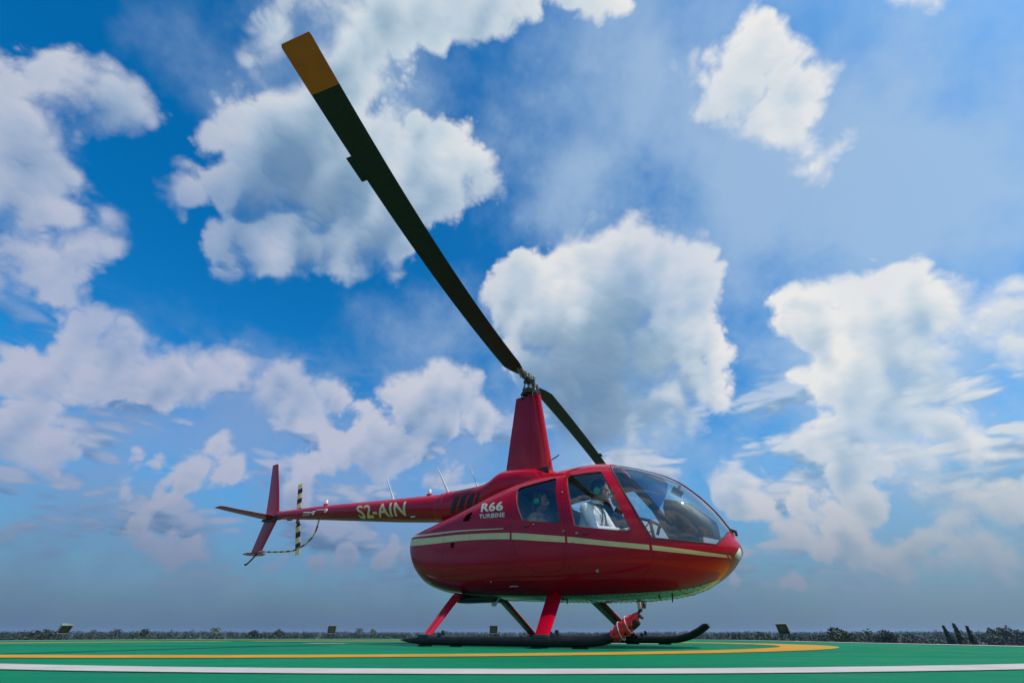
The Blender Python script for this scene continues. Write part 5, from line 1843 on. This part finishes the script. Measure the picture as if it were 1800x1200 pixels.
    for q in (-1, 1):
        e = MB()
        e.lathe(at(-0.005, q * 0.078, -0.012), R @ Vector((0, q, 0)), [(0, 0.03), (0.0, 0.036), (0.012, 0.040), (0.03, 0.039), (0.042, 0.032), (0.046, 0.018), (0.047, 0.0)], 20)
        e.build("ear_cup", headset, hs_)
        e = MB()
        e.lathe(at(-0.005, q * 0.070, -0.012), R @ Vector((0, q, 0)), [(0, 0.030), (0, 0.043), (0.010, 0.043), (0.012, 0.036)], 20)
        e.build("ear_cushion", M['panel_black'], hs_)
    e = MB()
    e.tube([at(0.01, -0.105, -0.03), at(0.075, -0.085, -0.075), at(0.118, -0.02, -0.072)], [0.004, 0.004, 0.004], 6)
    e.sphere(at(0.122, -0.012, -0.070), 0.013, 7)
    e.build("microphone_boom", M['panel_black'], hs_)
    if extra:
        extra(P, at, R, chest, up)
    return P

def shoulder_boards(P, at, R, chest, up):
    for q in (-1, 1):
        e = MB()
        c = chest + up * 0.098 + Vector((-0.005, q * 0.135, -0.012))
        e.box(c, (0.055, 0.11, 0.014), Matrix.Rotation(rad(-16 * q), 3, 'X'))
        b = e.build("shoulder_board", M['jacket_navy'], P, bevel=0.005)
    e = MB()
    e.tube([chest + up * 0.115 + Vector((0.06, 0.02, 0)), chest + Vector((0.14, 0.0, -0.02)), chest + Vector((0.15, 0, -0.16))], [(0.022, 0.006), (0.026, 0.006), (0.032, 0.005)], 8, up=(1, 0, 0))
    e.build("necktie", M['jacket_navy'], P)
    e = MB()
    e.tube([chest + up * 0.12 + Vector((0.075 * math.cos(t_) + 0.01, 0.075 * math.sin(t_), 0.0)) for t_ in np.linspace(0, 2 * math.pi, 24)], [(0.012, 0.022)] * 24, 8)
    e.build("collar", M['shirt_white'], P)

def cap(P, at, R, chest, up):
    pass

people = "people seated in the helicopter cabin"
person("person", "pilot in white shirt with shoulder boards and bright green headset leaning forward", (0.90, -0.34, 0.86), (1.005, -0.34, 1.235), (1.135, -0.345, 1.470), (1.0, -0.05, -0.12),
       [((1.01, -0.535, 1.265), (1.13, -0.575, 1.02), (1.365, -0.50, 1.005), (1, 0.15, 0.02), (0, 0, 1), -1), ((1.02, -0.145, 1.265), (1.16, -0.12, 1.03), (1.36, -0.2, 1.06), (1, 0.0, 0.3), (0, 0, 1), 1)],
       [((0.93, -0.44, 0.82), (1.38, -0.46, 0.88), (1.60, -0.44, 0.62), (1.76, -0.44, 0.59)), ((0.93, -0.24, 0.82), (1.38, -0.20, 0.88), (1.60, -0.2, 0.62), (1.76, -0.2, 0.59))],
       M['skin_warm'], M['shirt_white'], M['trousers'], M['headset_green'], M['hair_dark'], shoulder_boards, people)
person("person", "front passenger in dark jacket with teal headset on the pilot's far side", (0.95, 0.34, 0.86), (1.01, 0.34, 1.24), (1.085, 0.34, 1.475), (1.0, 0.1, -0.05),
       [((1.02, 0.145, 1.27), (1.12, 0.10, 1.03), (1.34, 0.16, 1.00), (1, 0.1, 0), (0, 0, 1), -1), ((1.02, 0.535, 1.27), (1.12, 0.57, 1.03), (1.34, 0.46, 1.0), (1, -0.1, 0), (0, 0, 1), 1)],
       [((0.96, 0.44, 0.82), (1.40, 0.46, 0.88), (1.60, 0.44, 0.62), (1.76, 0.44, 0.59)), ((0.96, 0.24, 0.82), (1.40, 0.22, 0.88), (1.60, 0.22, 0.62), (1.76, 0.22, 0.59))],
       M['skin_tan'], M['jacket_navy'], M['trousers'], M['headset_teal'], M['hair_dark'], None, people)
def blue_front(P, at, R, chest, up):
    e = MB()
    e.tube([chest + up * 0.05 + Vector((0.05, 0, 0)), chest + Vector((0.085, 0, -0.10)), chest + Vector((0.08, 0, -0.26))], [(0.10, 0.05), (0.14, 0.06), (0.14, 0.06)], 14, up=(1, 0, 0))
    e.build("blue_bib", M['vest_blue'], P)
person("person", "rear passenger with brown hair, green headset and bright blue top by the rear window", (0.30, -0.34, 0.86), (0.30, -0.34, 1.22), (0.345, -0.36, 1.455), (1.0, 0.05, 0.0),
       [((0.31, -0.50, 1.24), (0.33, -0.56, 1.0), (0.55, -0.48, 0.93), (1, 0.2, 0), (0, 0, 1), -1), ((0.31, -0.17, 1.24), (0.35, -0.12, 1.0), (0.56, -0.2, 0.93), (1, -0.1, 0), (0, 0, 1), 1)],
       [((0.32, -0.43, 0.82), (0.66, -0.44, 0.88), (0.66, -0.44, 0.63), (0.80, -0.44, 0.59)), ((0.32, -0.25, 0.82), (0.66, -0.24, 0.88), (0.66, -0.24, 0.63), (0.80, -0.24, 0.59))],
       M['skin_warm'], M['shirt_tan'], M['trousers'], M['headset_green'], M['hair_brown'], blue_front, people, bare_from=0.3, hair_long=True, slim=0.9)
person("person", "rear passenger on the far seat with one bare forearm raised to the front seat", (0.30, 0.28, 0.86), (0.31, 0.26, 1.22), (0.36, 0.26, 1.455), (1.0, -0.1, 0.0),
       [((0.33, 0.09, 1.25), (0.58, 0.02, 1.30), (0.70, -0.03, 1.10), (0.3, 0.0, -1), (1, 0, 0), -1), ((0.31, 0.44, 1.24), (0.35, 0.5, 1.0), (0.55, 0.42, 0.93), (1, -0.2, 0), (0, 0, 1), 1)],
       [((0.32, 0.37, 0.82), (0.66, 0.38, 0.88), (0.66, 0.38, 0.63), (0.80, 0.38, 0.59)), ((0.32, 0.19, 0.82), (0.66, 0.18, 0.88), (0.66, 0.18, 0.63), (0.80, 0.18, 0.59))],
       M['skin_tan'], M['jacket_navy'], M['trousers'], M['headset_teal'], M['hair_dark'], None, people, bare_from=0.02)

# ------------------------------------------------------------------ red wrap and action camera on the near skid's tip
HP, HROT = (0.268, 6.186, 0.0), (0, 0, rad(-34.1))
wrap = thing("red_wrap", "crumpled red tape wrap bound with white cable ties round the near skid tip", "tape wrap", HP, HROT)
g = np.random.default_rng(3)
path = [(1.425, 0.088), (1.46, 0.102), (1.50, 0.130), (1.545, 0.158), (1.59, 0.186), (1.625, 0.212), (1.652, 0.236), (1.668, 0.250)]
radii = [0.044, 0.050, 0.056, 0.058, 0.052, 0.040, 0.027, 0.016]
mb = MB()
rings = []
N_ = 40
dense_t = np.linspace(0, 1, 34)
for i, t in enumerate(dense_t):
    x = float(np.interp(t, np.linspace(0, 1, 8), [p[0] for p in path]))
    z = float(np.interp(t, np.linspace(0, 1, 8), [p[1] for p in path]))
    r = float(np.interp(t, np.linspace(0, 1, 8), radii))
    T = Vector((0.8, 0, 0.6)).normalized()
    B = Vector((0, 1, 0))
    Nn = T.cross(B)
    ring = []
    for k in range(N_):
        a = 2 * math.pi * k / N_
        fold = 0.06 * math.sin(3 * a + i * 0.45) + 0.05 * math.sin(5 * a - i * 0.8) + 0.05 * math.sin(i * 1.3 + 2 * a) + 0.02 * g.uniform(-1, 1)
        rr_ = r * (1 + fold)
        ring.append(Vector((x, -1.1, z)) + B * rr_ * math.cos(a) * 0.85 + Nn * rr_ * math.sin(a))
    rings.append(ring)
mb.rings(rings)
mb.build("tape", M['red_cloth'], wrap, angle=180)
for t, tilt in ((0.30, 0.60), (0.52, 0.45)):
    x = float(np.interp(t, np.linspace(0, 1, 8), [p[0] for p in path]))
    z = float(np.interp(t, np.linspace(0, 1, 8), [p[1] for p in path]))
    r = float(np.interp(t, np.linspace(0, 1, 8), radii)) * 1.12
    T = Vector((0.8, 0, 0.6)).normalized()
    B = Vector((0, 1, 0))
    Nn = T.cross(B)
    mb = MB()
    mb.tube([Vector((x, -1.1, z)) + T * (tilt * r * math.sin(a) * 0.6) + B * r * math.cos(a) * 0.86 + Nn * r * math.sin(a) for a in np.linspace(0, 2 * math.pi, 28)], 0.0021, 6)
    mb.build("cable_tie", M['white_plastic'], wrap)
mb = MB()
mb.tube([(1.655, -1.1, 0.235), (1.685, -1.1, 0.232), (1.705, -1.1, 0.218)], [0.016, 0.013, 0.011], 9)
mb.build("pole_end", M['rubber'], wrap)

acam = thing("action_camera", "small boxy action camera in clear case clamped above the red taped skid tip", "camera", HP, HROT)
mb = MB()
Rc = Matrix.Rotation(rad(-22), 3, 'Z')
mb.box((1.708, -1.1, 0.312), (0.036, 0.062, 0.050), Rc)
mb.build("camera_body", M['panel_black'], acam, bevel=0.004)
mb = MB()
mb.box(Vector((1.708, -1.1, 0.308)) + Rc @ Vector((0.004, -0.0335, 0)), (0.036, 0.010, 0.050), Rc)
mb.build("camera_back", M['beige_plastic'], acam, bevel=0.003)
mb = MB()
mb.box(Vector((1.708, -1.1, 0.340)), (0.044, 0.070, 0.008), Rc)
mb.build("case_lid", M['panel_black'], acam, bevel=0.002)
mb = MB()
mb.lathe(Vector((1.708, -1.1, 0.318)) + Rc @ Vector((0.018, 0.014, 0)), Rc @ Vector((1, 0, 0)), [(0, 0.014), (0.01, 0.014), (0.012, 0.009), (0.008, 0.0)], 16)
mb.build("camera_lens", M['dark_metal'], acam)
mb = MB()
mb.tube([(1.665, -1.1, 0.245), (1.680, -1.1, 0.265), (1.700, -1.1, 0.288)], [0.010, 0.012, 0.011], 9)
mb.box((1.690, -1.1, 0.272), (0.028, 0.03, 0.014))
mb.build("camera_mount", M['panel_black'], acam)

# ------------------------------------------------------------------ floodlights round the rim
M['lamp_case'] = mottled("lamp_case", (0.24, 0.23, 0.21), (0.17, 0.16, 0.15), 20, 0.5, 0.7)
M['lamp_green'] = mottled("lamp_reflector", (0.02, 0.075, 0.04), (0.05, 0.11, 0.06), 30, 0.25, 0.4)
def floodlight(label, x, y, face_deg, tilt, w=0.21, base=0.0):
    L = thing("floodlight", label, "floodlight", (x, y, base), (0, 0, rad(face_deg)), "floodlights round the edge of the deck")
    Rt = Matrix.Rotation(rad(tilt), 3, 'X')                 # face looks to local -Y, tilted down
    c = Vector((0, 0, 0.105 + w * 0.46))
    h, d = w * 0.86, 0.055
    mb = MB()
    fr = w * 0.075
    for px_, pz_, sx_, sz_ in ((0, h / 2 - fr / 2, w, fr), (0, -h / 2 + fr / 2, w, fr), (-w / 2 + fr / 2, 0, fr, h - 2 * fr), (w / 2 - fr / 2, 0, fr, h - 2 * fr)):
        mb.box(c + Rt @ Vector((px_, -d / 2, pz_)), (sx_, 0.03, sz_), Rt)
    mb.build("front_frame", M['lamp_case'], L, smooth=False)
    mb = MB()
    a = [Vector((sx_ * w * 0.48, -d / 2 + 0.012, sz_ * h * 0.48)) for sx_, sz_ in ((-1, -1), (1, -1), (1, 1), (-1, 1))]
    b = [Vector((sx_ * w * 0.36, d * 1.1, sz_ * h * 0.34)) for sx_, sz_ in ((-1, -1), (1, -1), (1, 1), (-1, 1))]
    mb.rings([[c + Rt @ p for p in a], [c + Rt @ p for p in b]])
    mb.build("lamp_housing", M['lamp_case'], L, smooth=False)
    mb = MB()
    mb.box(c + Rt @ Vector((0, d * 1.5, h * 0.02)), (w * 0.5, d * 0.9, h * 0.5), Rt)
    mb.build("gear_box", M['lamp_case'], L, bevel=0.006)
    mb = MB()
    mb.box(c + Rt @ Vector((0, -d / 2 + 0.002, 0)), (w * 0.82, 0.006, h * 0.80), Rt)
    mb.build("lamp_gasket", M['panel_black'], L, smooth=False)
    mb = MB()
    mb.box(c + Rt @ Vector((0, -d / 2 - 0.004, 0)), (w * 0.60, 0.006, h * 0.56), Rt)
    gl_ = mb.build("lamp_glass", M['lamp_green'], L, smooth=False)
    for k in range(4):
        mb = MB()
        mb.box(c + Rt @ Vector((0, -d / 2 - 0.009, h * (-0.21 + 0.14 * k))), (w * 0.58, 0.004, h * 0.022), Rt)
        mb.build("lamp_rib", M['dark_metal'], L, smooth=False)
    for s in (-1, 1):
        mb = MB()
        mb.tube([(s * w * 0.36, 0.0, 0.0), (s * w * 0.36, 0.0, 0.115)], (0.017, 0.017), 8)
        mb.box((s * w * 0.36, 0, 0.004), (0.05, 0.06, 0.008))
        mb.build("leg", M['dark_metal'], L)
    mb = MB()
    mb.box((0, 0, 0.106), (w * 0.95, 0.03, 0.014))
    mb.build("cross_bar", M['dark_metal'], L)
    return L

floodlight("floodlight at the left end of the deck edge, leaning with its face turned right", -9.40, 11.3, 62, 30)
floodlight("square floodlight left of the helicopter, second from the left", -4.60, 13.75, 14, 8)
floodlight("small floodlight seen between the helicopter's skid legs", -0.47, 13.75, 0, 4)
floodlight("floodlight right of the helicopter tilted back with its face turned left", 5.10, 10.1, -52, 24)
